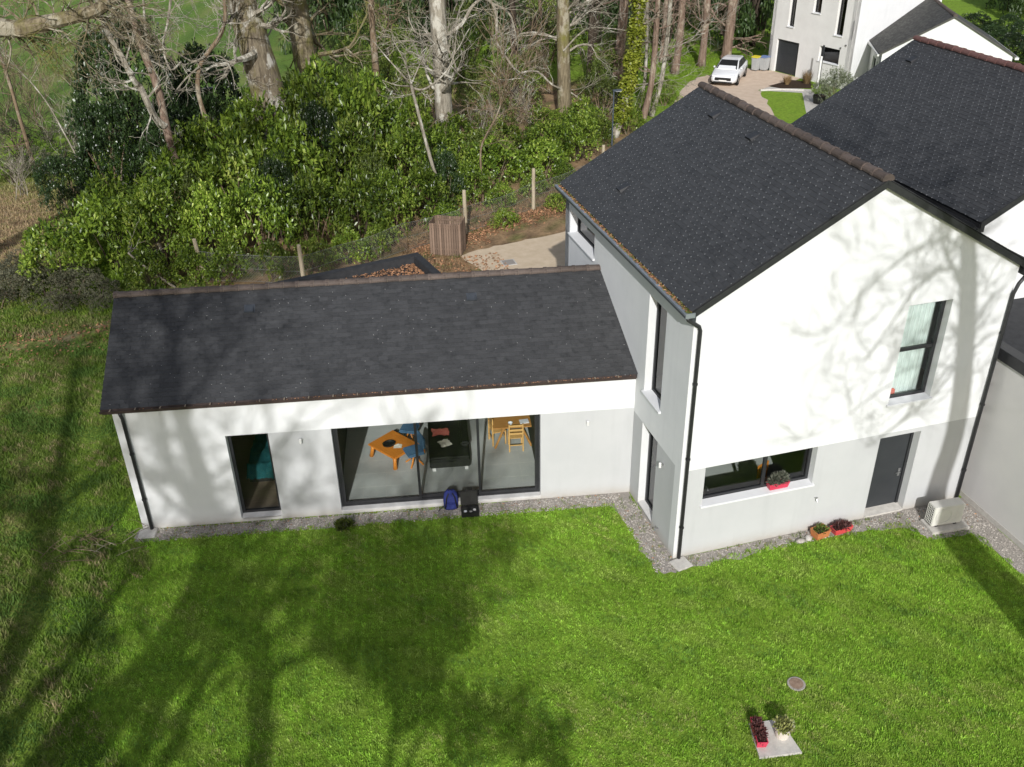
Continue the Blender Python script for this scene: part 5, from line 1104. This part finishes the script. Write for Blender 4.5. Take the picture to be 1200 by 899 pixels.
for k, (pts, Y, r0, r1, bm, lab) in enumerate([
  ([(754, 150), (763, 100), (768, 50), (771, 0), (773, -40)], 37, .19, .15, 'bark_pink', 'slim pinkish trunk next to the ivy-clad tree'),
  ([(765, 142), (775, 95), (783, 35), (787, -20)], 38, .15, .11, 'bark_pale', 'slim pale trunk second from the ivy-clad tree'),
  ([(748, 140), (755, 100), (758, 50), (759, -20)], 39, .11, .08, 'bark_pale', 'very thin pale stem close behind the ivy-clad tree'),
  ([(721, 125), (726, 65), (732, 0), (735, -40)], 43, .34, .28, 'bark_pink', 'grey-brown trunk in shade behind the lamp post'),
  ([(791, 87), (796, 50), (800, 0), (803, -40)], 48, .27, .22, 'bark_pink', 'reddish trunk on the grass bank left of the car'),
  ([(822, 76), (826, 40), (829, 0), (831, -40)], 49.5, .27, .23, 'bark_pink', 'reddish trunk on the grass just behind the car'),
  ([(851, 66), (855, 35), (859, 0), (862, -40)], 51, .42, .33, 'bark_pink', 'thick reddish trunk behind the car roof'),
  ([(440, 75), (437, 40), (434, 0), (432, -30)], 41, .20, .16, 'bark_brown', 'thin brown trunk left of the pale beech'),
  ([(690, 120), (692, 60), (694, 0), (694, -30)], 46, .22, .18, 'bark_dark', 'dark trunk in the shade between the mossy trunk and the lamp post'),
  ([(604, 110), (603, 60), (600, 0), (598, -30)], 47, .24, .2, 'bark_dark', 'dark trunk in the thicket right of the pale beech'),
  ([(880, 52), (884, 20), (888, -20)], 55, .3, .26, 'bark_dark', 'dark trunk at the wood edge by the far house'),
  ([(775, 70), (779, 30), (782, -20)], 52, .2, .16, 'bark_pink', 'thin trunk deep in the wood left of the car'),
  ([(640, 100), (636, 50), (632, -10)], 50, .16, .12, 'bark_brown', 'thin brown trunk behind the mossy trunk')]):
    traced_tree('woodland_tree', lab, pts, Y, r0, r1, bm, (), 8, 2.0, 3, .35, crown_top=False, group=None)
traced_tree('sapling', 'slender pale sapling with forked bare top growing at the fence', [(526, 252), (512, 210), (500, 170), (487, 120), (482, 100)], 25.2, .095, .06, 'bark_pale', [([(482, 100), (470, 86), (452, 66), (436, 46)], .045, .015), ([(482, 98), (490, 80), (500, 56)], .04, .012), ([(483, 103), (496, 105), (512, 95), (528, 76), (534, 52), (533, 38)], .05, .022), ([(482, 101), (465, 100), (448, 94)], .035, .012), ([(482, 98), (474, 72), (462, 50), (455, 40)], .03, .01)], 2, 1.0, 2, .6, crown_top=False, flare=1.1)
traced_tree('sapling', 'thin brown sapling in the laurels right of the pale sapling', [(565, 215), (563, 185), (566, 166), (580, 140), (586, 125)], 26, .06, .035, 'bark_brown', (), 6, 1.3, 3, .4, crown_top=True, flare=1.1)
traced_tree('bare_tree', 'dead grey stem leaning over the meadow scrub', [(32, 168), (22, 135), (12, 100), (2, 70), (-10, 40)], 40, .11, .07, 'bark_brown', (), 14, 1.8, 3, .2)
traced_tree('bare_tree', 'thin bent stem among the scrub by the holly', [(88, 180), (72, 150), (55, 120), (35, 95)], 38, .05, .03, 'bark_pale', (), 10, 1.7, 3, .1)
traced_tree('bare_tree', 'fallen-looking grey stem at the left end of the wing', [(200, 335), (180, 320), (160, 305), (150, 296)], 20.6, .05, .035, 'bark_pale', (), 2, .8, 2, .3, crown_top=False)
# big mossy limb reaching in from a tree west of the garden
Q = smooth_path(px_path([(-260, 330), (-240, 180), (-190, 90), (-100, 60), (-30, 38), (0, 33), (25, 34), (50, 28), (85, 20), (112, 12), (130, 0), (150, -12)], 17.5, .05), 3); bs = Vector((Q[0].x-1.0, 17.5, 0))
lt_ = thing('lichen_oak', 'mossy lichen-covered oak limb reaching over the meadow from the west', 'tree', bs)
MB().tube([Vector((0, 0, 0)), Vector((.3, 0, 1.5))]+[q-bs for q in Q[:6]], [.6, .48]+[.42-.01*i for i in range(6)], 10).build('trunk', 'bark_grey', lt_, smooth=True)
br = MB(); m_ = len(Q)
br.tube([q-bs for q in Q[5:]], [.36-.22*i/(m_-6) for i in range(m_-5)], 9)
for i in range(14, m_):
    for k in range(2): grow(br, Q[i]-bs, Vector((random.gauss(.4, .8), random.gauss(0, .6), random.gauss(-.2, .6))), random.uniform(.025, .05), 1.3, 0, 3, .7, 3, -.02, 5, .22, .008)
br.build('crown', 'bark_moss', lt_)
# thickets of thin bare shrubs
def bare_shrub(lab, px, py, h, n=12, m='bark_brown'):
    q = GZ(px, py); t = thing('bare_shrub', lab, 'shrub', q, 0, 'leafless shrubs in the scrub'); mb = MB()
    for k in range(n):
        a = random.uniform(0, 6.28); grow(mb, (random.gauss(0, .2), random.gauss(0, .2), 0), (math.cos(a)*.45, math.sin(a)*.45, 1), .028, h*.55, 0, 3, .5, 3, .04, 4, .14, .008)
    mb.build('twigs', m, t)
for px, py, h in [(20, 175), (60, 165), (100, 175), (135, 200), (45, 140), (10, 130), (90, 235), (30, 230), (130, 130), (70, 110)] and [(20, 175, 3.0), (60, 165, 3.2), (100, 175, 2.8), (135, 200, 2.6), (45, 140, 3.2), (10, 130, 3.4), (90, 235, 1.8), (30, 230, 1.8), (125, 130, 3.0), (400, 110, 3.0), (590, 130, 3.0), (570, 165, 2.2), (625, 150, 2.4), (640, 110, 3.0), (700, 95, 3.0), (740, 105, 3.0), (600, 180, 2.2)]:
    bare_shrub('leafless brown twiggy shrub', px, py, h, 6, random.choice(['bark_brown', 'bark_pale', 'bark_dark']))

# ---- tall bare trees south of the garden (their shadows fall on lawn and walls)
def up(Pt, yp): k = (Pt.y-yp)/(-SUN.y); return Pt+SUN*k
def wallpt(px, py):           # point on the wing's south wall
    d = ray(px, py); nv = Vector((-sT, cT, 0)); t = (WP(0, 0)-CAM).dot(nv)/d.dot(nv); return CAM+d*t
def south_tree(name, lab, pts, rad, bark_m, nb=26, bl=2.6, bd=4, bz=.35, top=5, spread=.6, limbs=()):
    P = smooth_path(pts, 3); n = len(P); rr = np.interp(np.linspace(0, 1, n), np.linspace(0, 1, len(rad)), rad)
    base = Vector((P[0].x, P[0].y, 0)); t = thing(name, lab, 'tree', base)
    MB().tube([p-base for p in P], [float(q) for q in rr], 12).build('trunk', bark_m, t, smooth=True); br = MB()
    for lp, la, lb in limbs:
        Q = smooth_path(lp, 3); m_ = len(Q); br.tube([q-base for q in Q], [la+(lb-la)*i/(m_-1) for i in range(m_)], 7)
        for i in range(2, m_): 
            grow(br, Q[i]-base, Vector((random.gauss(0, 1), random.gauss(0, .4), random.gauss(.2, .7))), lb*.75, 1.1, 0, 3, .6, 3, .04, 4, .16, .008)
    for k in range(nb):
        i = random.randint(int(n*bz), n-1); a = random.uniform(0, 6.28)
        grow(br, P[i]-base, (math.cos(a), math.sin(a)*.6, random.uniform(.1, .8)), float(rr[i])*random.uniform(.25, .42), bl*random.uniform(.6, 1.2), 0, bd, spread, 3, .05, 5, .16, .011)
    for k in range(top):
        a = random.uniform(0, 6.28); grow(br, P[-1]-base, (math.cos(a)*.6, math.sin(a)*.5, 1), float(rr[-1])*.7, bl*1.2, 0, bd, .5, 3, .06, 5, .14, .012)
    br.build('crown', bark_m, t); return t, base
random.seed(11)
yp = -13.0; G = lambda x, z: up(Vector((x, 0, z)), yp)
south_tree('bare_oak', 'tall bare oak south of the gable whose shadow falls on it', [Vector((4.7, yp, 0)), Vector((4.65, yp, 3)), up(Vector((6.9, -3.66, 0)), yp), up(Vector((7.12, -1.43, 0)), yp), G(7.45, .6), G(7.55, 2.2), G(7.3, 4.15), G(6.75, 6.7), G(6.5, 7.6), G(6.3, 9.5)],
  [.62, .55, .48, .42, .30, .28, .26, .23, .20, .14], 'bark_grey', 5, 1.7, 4, .6, 3, .6,
  limbs=[([G(6.95, 5.9), G(6.7, 6.6), G(6.1, 6.9), G(5.4, 6.5), G(4.9, 5.6), G(4.4, 4.8)], .05, .018), ([G(6.75, 6.7), G(6.2, 7.5), G(5.4, 7.6), G(4.5, 7.0), G(3.8, 6.4)], .045, .016), ([G(7.2, 4.6), G(6.7, 3.6), G(5.9, 2.9), G(5.0, 2.3)], .035, .014), ([G(7.2, 5.0), G(7.5, 5.9), G(7.9, 6.2)], .05, .02), ([G(7.3, 4.0), G(6.3, 4.4), G(5.2, 4.0), G(4.3, 3.4)], .03, .012), ([G(7.25, 4.3), G(7.6, 4.8), G(8.0, 5.0)], .035, .016)])
yp = -20.5
ga = lambda *q: up(GZ(*q), yp); wa = lambda *q: up(wallpt(*q), yp)
bA = ga(60, 890); bA = Vector((bA.x-1.2, yp, 0))
pA = [ga(45, 905), ga(130, 830), ga(200, 757), ga(233, 695), ga(258, 640), wa(247, 598), wa(232, 550), wa(212, 491)]
st_ = lambda *q: [bA+Vector((.3, 0, .5)), bA+Vector((.6, 0, 6))]+[ga(*p) for p in q]
south_tree('bare_oak', 'bare many-stemmed tree south-west of the lawn leaning east', [bA, bA+Vector((.3, 0, 6))]+pA+[pA[-1]+Vector((-.4, 0, 2.5))], [.7, .6, .42, .42, .44, .44, .38, .32, .28, .22, .12], 'bark_grey', 18, 2.0, 4, .5, 5,
  limbs=[(st_((95, 905), (160, 815), (215, 735), (240, 680), (235, 635)), .30, .10), (st_((150, 905), (185, 820), (225, 740), (250, 690)), .28, .12), (st_((10, 860), (70, 790), (120, 720), (160, 660)), .28, .08), (st_((185, 905), (210, 850), (262, 760), (330, 690), (360, 640)), .24, .08)])
pB = [ga(300, 905), ga(304, 840), ga(308, 778), ga(278, 726), ga(256, 680), ga(240, 640), wa(205, 560), wa(190, 500)]
south_tree('bare_oak', 'bare tree south of the wing bending west', [Vector((pB[0].x+.2, yp-.6, 0)), Vector((pB[0].x+.1, yp-.5, 6))]+pB+[pB[-1]+Vector((.2, 0, 2.5))], [.5, .4, .24, .24, .26, .26, .24, .2, .16, .14, .1], 'bark_grey', 18, 2.0, 4, .45, 5,
  limbs=[([ga(306, 800), ga(350, 770), ga(395, 768), ga(430, 790)], .1, .05), ([ga(280, 728), ga(320, 670), ga(340, 630)], .12, .06), ([ga(250, 670), wa(300, 560), wa(345, 500)], .1, .05), ([ga(240, 640), wa(170, 560), wa(150, 500)], .1, .05)])
pC = [ga(455, 905), ga(468, 800), ga(490, 725), ga(480, 665)]
tC, bC = south_tree('ivy_clad_tree', 'tall tree with ivy-thick limbs south of the sliding doors', [Vector((pC[0].x, yp, 0)), Vector((pC[0].x, yp, 6))]+pC, [.45, .3, .08, .08, .08, .05], 'bark_grey', 16, 1.5, 4, .5, 4)
cl = [(405, 640, .4), (430, 645, .55), (465, 650, .7), (500, 665, .65), (525, 690, .5), (445, 685, .55), (485, 695, .85), (470, 730, .8), (510, 725, .7), (535, 720, .4), (430, 730, .5), (455, 765, .55), (495, 765, .5), (400, 690, .4), (470, 795, .35), (495, 815, .35), (522, 830, .3), (552, 838, .4), (596, 832, .3), (618, 850, .4), (655, 866, .3), (385, 740, .3), (360, 690, .3)]
Vs, Ss, Fs, kk = [], [], [], 0; sl_ = MB()
for px, py, r in cl:
    c_ = ga(px, py)+SUN*random.uniform(-1.5, 1.5)-bC; n_ = int(400*r*r); P_ = rng.normal(size=(n_, 3)); P_ /= np.linalg.norm(P_, axis=1, keepdims=True); N_ = P_.copy(); P_ = P_*r*(rng.uniform(0, 1.2, (n_, 1))**.6)+np.array(c_)
    V, S_, F_ = leaves_np(P_, N_, rng.uniform(.2, .34, n_), rng.uniform(.08, .14, n_)); Vs.append(V); Ss.append(S_); Fs.append(F_+kk); kk += len(V)
    tr = min(pC, key=lambda q: (q-bC-c_).length)-bC; sl_.tube([tr-Vector((0, 0, .8)), (tr+c_)/2, c_], [.07, .05, .025], 5)
link('ivy', raw_mesh('ivy', np.concatenate(Vs), np.concatenate(Ss), np.concatenate(Fs), 'holly'), tC); sl_.build('limb', 'bark_grey', tC)
pD = [ga(-60, 900), ga(0, 800), ga(50, 700), ga(60, 600), ga(80, 500), ga(95, 420)]
south_tree('bare_oak', 'bare tree south-west shading the rough ground', [Vector((pD[0].x-.5, yp+.8, 0)), Vector((pD[0].x-.3, yp+.6, 6))]+pD+[pD[-1]+Vector((.2, 0, 2))], [.5, .42, .3, .28, .26, .22, .18, .14, .1], 'bark_grey', 26, 2.4, 4, .3, 5)
# ================================================================ GRASS
def grass_mat():
    m, N, Lk, B = new_mat('grass_blade'); a = N.new('ShaderNodeAttribute'); a.attribute_name = 'tint'
    Lk.new(a.outputs['Color'], B.inputs['Base Color']); B.inputs['Roughness'].default_value = .55; B.inputs['Specular IOR Level'].default_value = .25
    t = N.new('ShaderNodeBsdfTranslucent'); Lk.new(a.outputs['Color'], t.inputs[0]); mx = N.new('ShaderNodeMixShader'); mx.inputs[0].default_value = .4
    Lk.new(B.outputs[0], mx.inputs[1]); Lk.new(t.outputs[0], mx.inputs[2]); Lk.new(mx.outputs[0], N['Material Output'].inputs[0]); return m
T['grass'] = grass_mat()
def blades(name, P, h, w, colr, lean=.5):
    n = len(P); a = rng.uniform(0, 6.283, n); s = np.stack([np.cos(a), np.sin(a), np.zeros(n)], 1)*w[:, None]
    b = rng.uniform(0, 6.283, n); l = np.abs(rng.normal(size=n))*lean; tip = np.stack([np.cos(b)*l*h, np.sin(b)*l*h, h*np.maximum(1-.35*l*l, .35)], 1)
    mid = tip*np.array([.38, .38, .62])
    V = np.stack([P-s, P+s, P+mid+s*.8, P+mid-s*.8, P+tip], 1).reshape(-1, 3); k = np.arange(n)[:, None]*5
    F_ = np.concatenate([k, k+1, k+2, k+3, k+3, k+2, k+4], 1).ravel(); S_ = np.tile([4, 3], n)
    C_ = np.repeat(np.concatenate([colr, np.ones((n, 1))], 1), 5, 0)
    me = raw_mesh(name, V, S_, F_, 'grass', C_); return me
def keep_lawn(x, y):
    """True where turf grows: off the buildings, margins, slab"""
    wx, wy = to_wing(x, y); j = vnoise(x, y, 1.3, 5)*.22-.11; j2 = vnoise(x, y, 5, 6)*.10-.05
    k = ~((wx > -LW_-.18) & (wx < 1) & (wy > -.46+j*1.3+j2*1.6) & (wy < 6))
    k &= ~((x > -.58+j*1.2+j2*1.5) & (x < 9) & (y > -.42+j*1.3+j2*1.5) & (y < 12) & ~((x > .9) & (x < 3.2) & (y < -.30+j)) )
    k &= ~((x > 6.35+j) & (y > -1.15+j)) & ~((x > 7.72+j) & (y > -3.5)) & (x < 8.3)
    k &= ~((np.hypot(x-q_d.x, y-q_d.y) < .2))
    u = np.stack([x, y], 1); ok = np.ones(len(x), bool); poly = [sd_, sc, sb_, sa]
    for i in range(4):
        p0, p1 = poly[i], poly[(i+1) % 4]; ok &= ((p1.x-p0.x)*(y-p0.y)-(p1.y-p0.y)*(x-p0.x)) > 0
    return k & ~ok
q_d = GZ(933, 802)
def palette(n, x, y, rough=False):
    n1 = vnoise(x, y, .35, 11); n2 = vnoise(x, y, 1.6, 12); r = rng.uniform(size=n)
    c = np.tile(np.array([.215, .39, .036]), (n, 1)); c = blend(c, (.32, .48, .075), np.clip(n2*.7+r*.35-.1, 0, 1)); c = blend(c, (.14, .25, .024), np.clip((n1-.45)*1.6+r*.25, 0, .7))
    c = blend(c, (.36, .40, .13), (r > .95)*.6)
    n4 = vnoise(x, y, .8, 13); n5 = vnoise(x, y, .22, 14); c = blend(c, (.30, .38, .09), np.clip((n4-.62)*3, 0, .6)); c = blend(c, (.15, .27, .05), np.clip((.36-n4)*4, 0, .75)*(r > .3)); c = blend(c, (.40, .36, .16), np.clip((n5*n2-.42)*4, 0, .55)*(r > .45))
    if rough:
        c = blend(c, (.125, .185, .035), np.full(n, .7)); c = blend(c, (.40, .33, .18), np.clip((n2-.42)*2.6, 0, 1)*np.clip((n1-.25)*1.9, 0, 1)*.9*(r > .2)); c = blend(c, (.09, .18, .04), (n1 < .38)*.6)
    return c*rng.uniform(.85, 1.2, (n, 1))*(1.0 if rough else 1.14)
def corner(px, py): q = GZ(px, py); return q.x, q.y
N1 = 420000
x = rng.uniform(-17.5, 8.6, N1*2); y = rng.uniform(-9.0, 7.5, N1*2)
# inside the seen ground wedge only (plus a margin)
vis = (y > -2.6-(x+15)*.32-1.2) & (y < 6.2)
k = keep_lawn(x, y) & vis & (x > -14.6+vnoise(x, y, .4, 21)*1.6); x, y = x[k][:N1], y[k][:N1]
# two fifths of the blades stand in tufts that share a tint
nt_ = 13000; ti = rng.integers(0, len(x), nt_); own = rng.uniform(size=len(x)) < .42; wh = rng.integers(0, nt_, len(x))
x0b, y0b = x.copy(), y.copy(); tr_ = rng.uniform(.03, .10, nt_)
x = np.where(own, x0b[ti][wh]+rng.normal(size=len(x))*tr_[wh], x); y = np.where(own, y0b[ti][wh]+rng.normal(size=len(x))*tr_[wh], y); k = keep_lawn(x, y); x, y, own, wh = x[k], y[k], own[k], wh[k]
cl_ = vnoise(x, y, 2.2, 31); c3_ = vnoise(x, y, 3.6, 33); h = rng.uniform(.022, .048, len(x))*(.55+.6*cl_+.5*c3_)*np.where(own, rng.uniform(.9, 1.7, nt_)[wh], 1); wv = rng.uniform(.005, .011, len(x))
tt_ = np.where(own, rng.choice([.68, .82, 1.0, 1.12, 1.25], nt_)[wh], 1.0)*(.72+.56*c3_)
edge = (vnoise(x, y, .8, 41) > .8)*.03
link('lawn_grass', blades('lawn_grass', np.stack([x, y, np.zeros_like(x)], 1), h+edge, wv, palette(len(x), x, y)*tt_[:, None], .75), kind='stuff')['label'] = 'short sunlit lawn grass around the house'
N2 = 150000
x = rng.uniform(-27, -11.0, N2*2); y = rng.uniform(-4.5, 21.5, N2*2)
k = ((x < -13.3+vnoise(x, y, .4, 21)*1.6-.6+.04*y) | (y > 11)) & ~((np.abs(y-17.3-(x+18)*.05-vnoise(x, y, .3, 77)*1.2+.6) < 1.0) & (vnoise(x, y, 1.1, 78)+rng.uniform(-.35, .35, len(x)) > .30)) & ((x > -18.5-.2*y)) & keep_lawn(x, y); x, y = x[k][:N2], y[k][:N2]
tu = vnoise(x, y, .55, 51); h = rng.uniform(.06, .16, len(x))*(.5+1.3*tu**2); wv = rng.uniform(.008, .016, len(x))
link('rough_grass', blades('rough_grass', np.stack([x, y, np.zeros_like(x)], 1), h, wv, palette(len(x), x, y, True), .9), kind='stuff')['label'] = 'rough tussocky grass west of the wing'
# straw and far grass tufts
N3 = 60000
x = np.concatenate([rng.uniform(-27, -14, N3), rng.uniform(17, 30, N3//3), rng.uniform(-3, 9, N3//4)]); y = np.concatenate([rng.uniform(17.5, 40, N3), rng.uniform(38, 56, N3//3), rng.uniform(14, 27, N3//4)])
g_ = ground_colour(x, y); onpave = ((x > -.5) & (x < 9) & (y < 22.3+.28*x) & (y > 9)) | ((x > 20.8) & (y > 30) & (np.abs((y-43.5)-(x-23.5)*.35) < 3.6)) | ((x > 27.5) & (y < 56)) | ((x > 19.5) & (y < 46.5))
g_ = g_[~onpave]; x, y = x[~onpave], y[~onpave]
h = rng.uniform(.08, .22, len(x)); wv = rng.uniform(.012, .024, len(x))
link('meadow_grass', blades('meadow_grass', np.stack([x, y, np.zeros_like(x)], 1), h, wv, g_*rng.uniform(.8, 1.5, (len(x), 1)), .9), kind='stuff')['label'] = 'straw and tufts on the bank and verges'
# dead leaves under the fence and in the margins
dl = MB()
def lf():
    t = random.random()
    if t < .55: x_ = random.uniform(-2.5, 6.5); y_ = 21.6+.36*(x_+1)+random.gauss(0, .5)+(.5 if x_ > 1 else 0); return (x_, y_, .03+random.random()*.03), (0, 0, 1)
    if t < .85: return (random.uniform(-4, 1), random.uniform(14.5, 20), .03), (0, 0, 1)
    x_ = random.uniform(-24, -12.6); return (x_, 17.2+(x_+18)*.05+random.gauss(0, .7), .05), (0, 0, 1)
litter(dl, lf, 6000, .075); dl.build('dead_leaves', 'litter', kind='stuff')['label'] = 'rust-brown dead leaves along the fence, the driveway and the bank'
# brush pile at the wing's west end
bpile = thing('brush_pile', 'heap of dry grey twigs on the rough grass by the wing corner', 'brush pile', GZ(110, 640)); mb = MB(); random.seed(3)
for k in range(34):
    p0 = Vector((random.gauss(0, .6), random.gauss(0, .35), random.uniform(.03, .18))); d0_ = Vector((random.gauss(0, 1), random.gauss(0, .6), random.gauss(0, .12))).normalized()*random.uniform(.4, 1.0); mb.tube([p0-d0_*.5, p0+Vector((0, 0, .05)), p0+d0_*.5], [.008, .007, .004], 4)
mb.build('twigs', 'bark_brown', bpile)
q = WP(-7.6, -.55); wd = thing('weed_clump', 'leafy weed clump growing at the corner of the sliding door', 'weed', (q.x, q.y, 0)); leafy(wd, 'leaves', 'bush', 200, (0, 0, .02), (.24, .16, .2), .12, .035)

wmx = MB(); random.seed(8)
def tuft(x_, y_, n=14, hh=.09):
    for _ in range(n):
        a = random.uniform(0, 6.28); b = Vector((x_+random.gauss(0, .035), y_+random.gauss(0, .03), .004)); l = random.uniform(.4, 1)*hh; e_ = b+Vector((math.cos(a)*l*.6, math.sin(a)*l*.6, l)); s_ = Vector((-math.sin(a), math.cos(a), 0))*.007
        wmx.add([b-s_, b+s_, e_], [(0, 1, 2)])
for _ in range(230):
    t = random.random()
    if t < .5: q = WP(random.uniform(-LW_, -.4), -random.uniform(.05, .5)); tuft(q.x, q.y, random.randint(4, 14), .07)
    elif t < .7: tuft(-random.uniform(.05, .55), random.uniform(-.3, 2.6), random.randint(4, 12), .07)
    else: tuft(random.uniform(.3, 6.4), -random.uniform(.04, .4), random.randint(4, 16), .09)
wmx.build('margin_weeds', 'bush', kind='stuff')['label'] = 'small weeds coming up through the gravel margin'
ml = MB(); litter(ml, lambda: ((*f1(), .02), (0, 0, 1)) if random.random() < .6 else ((*random.choice([f2, f3, f4])(), .02), (0, 0, 1)), 420, .03); ml.build('margin_leaves', 'litter', kind='stuff')['label'] = 'stray dead leaves on the gravel margin'
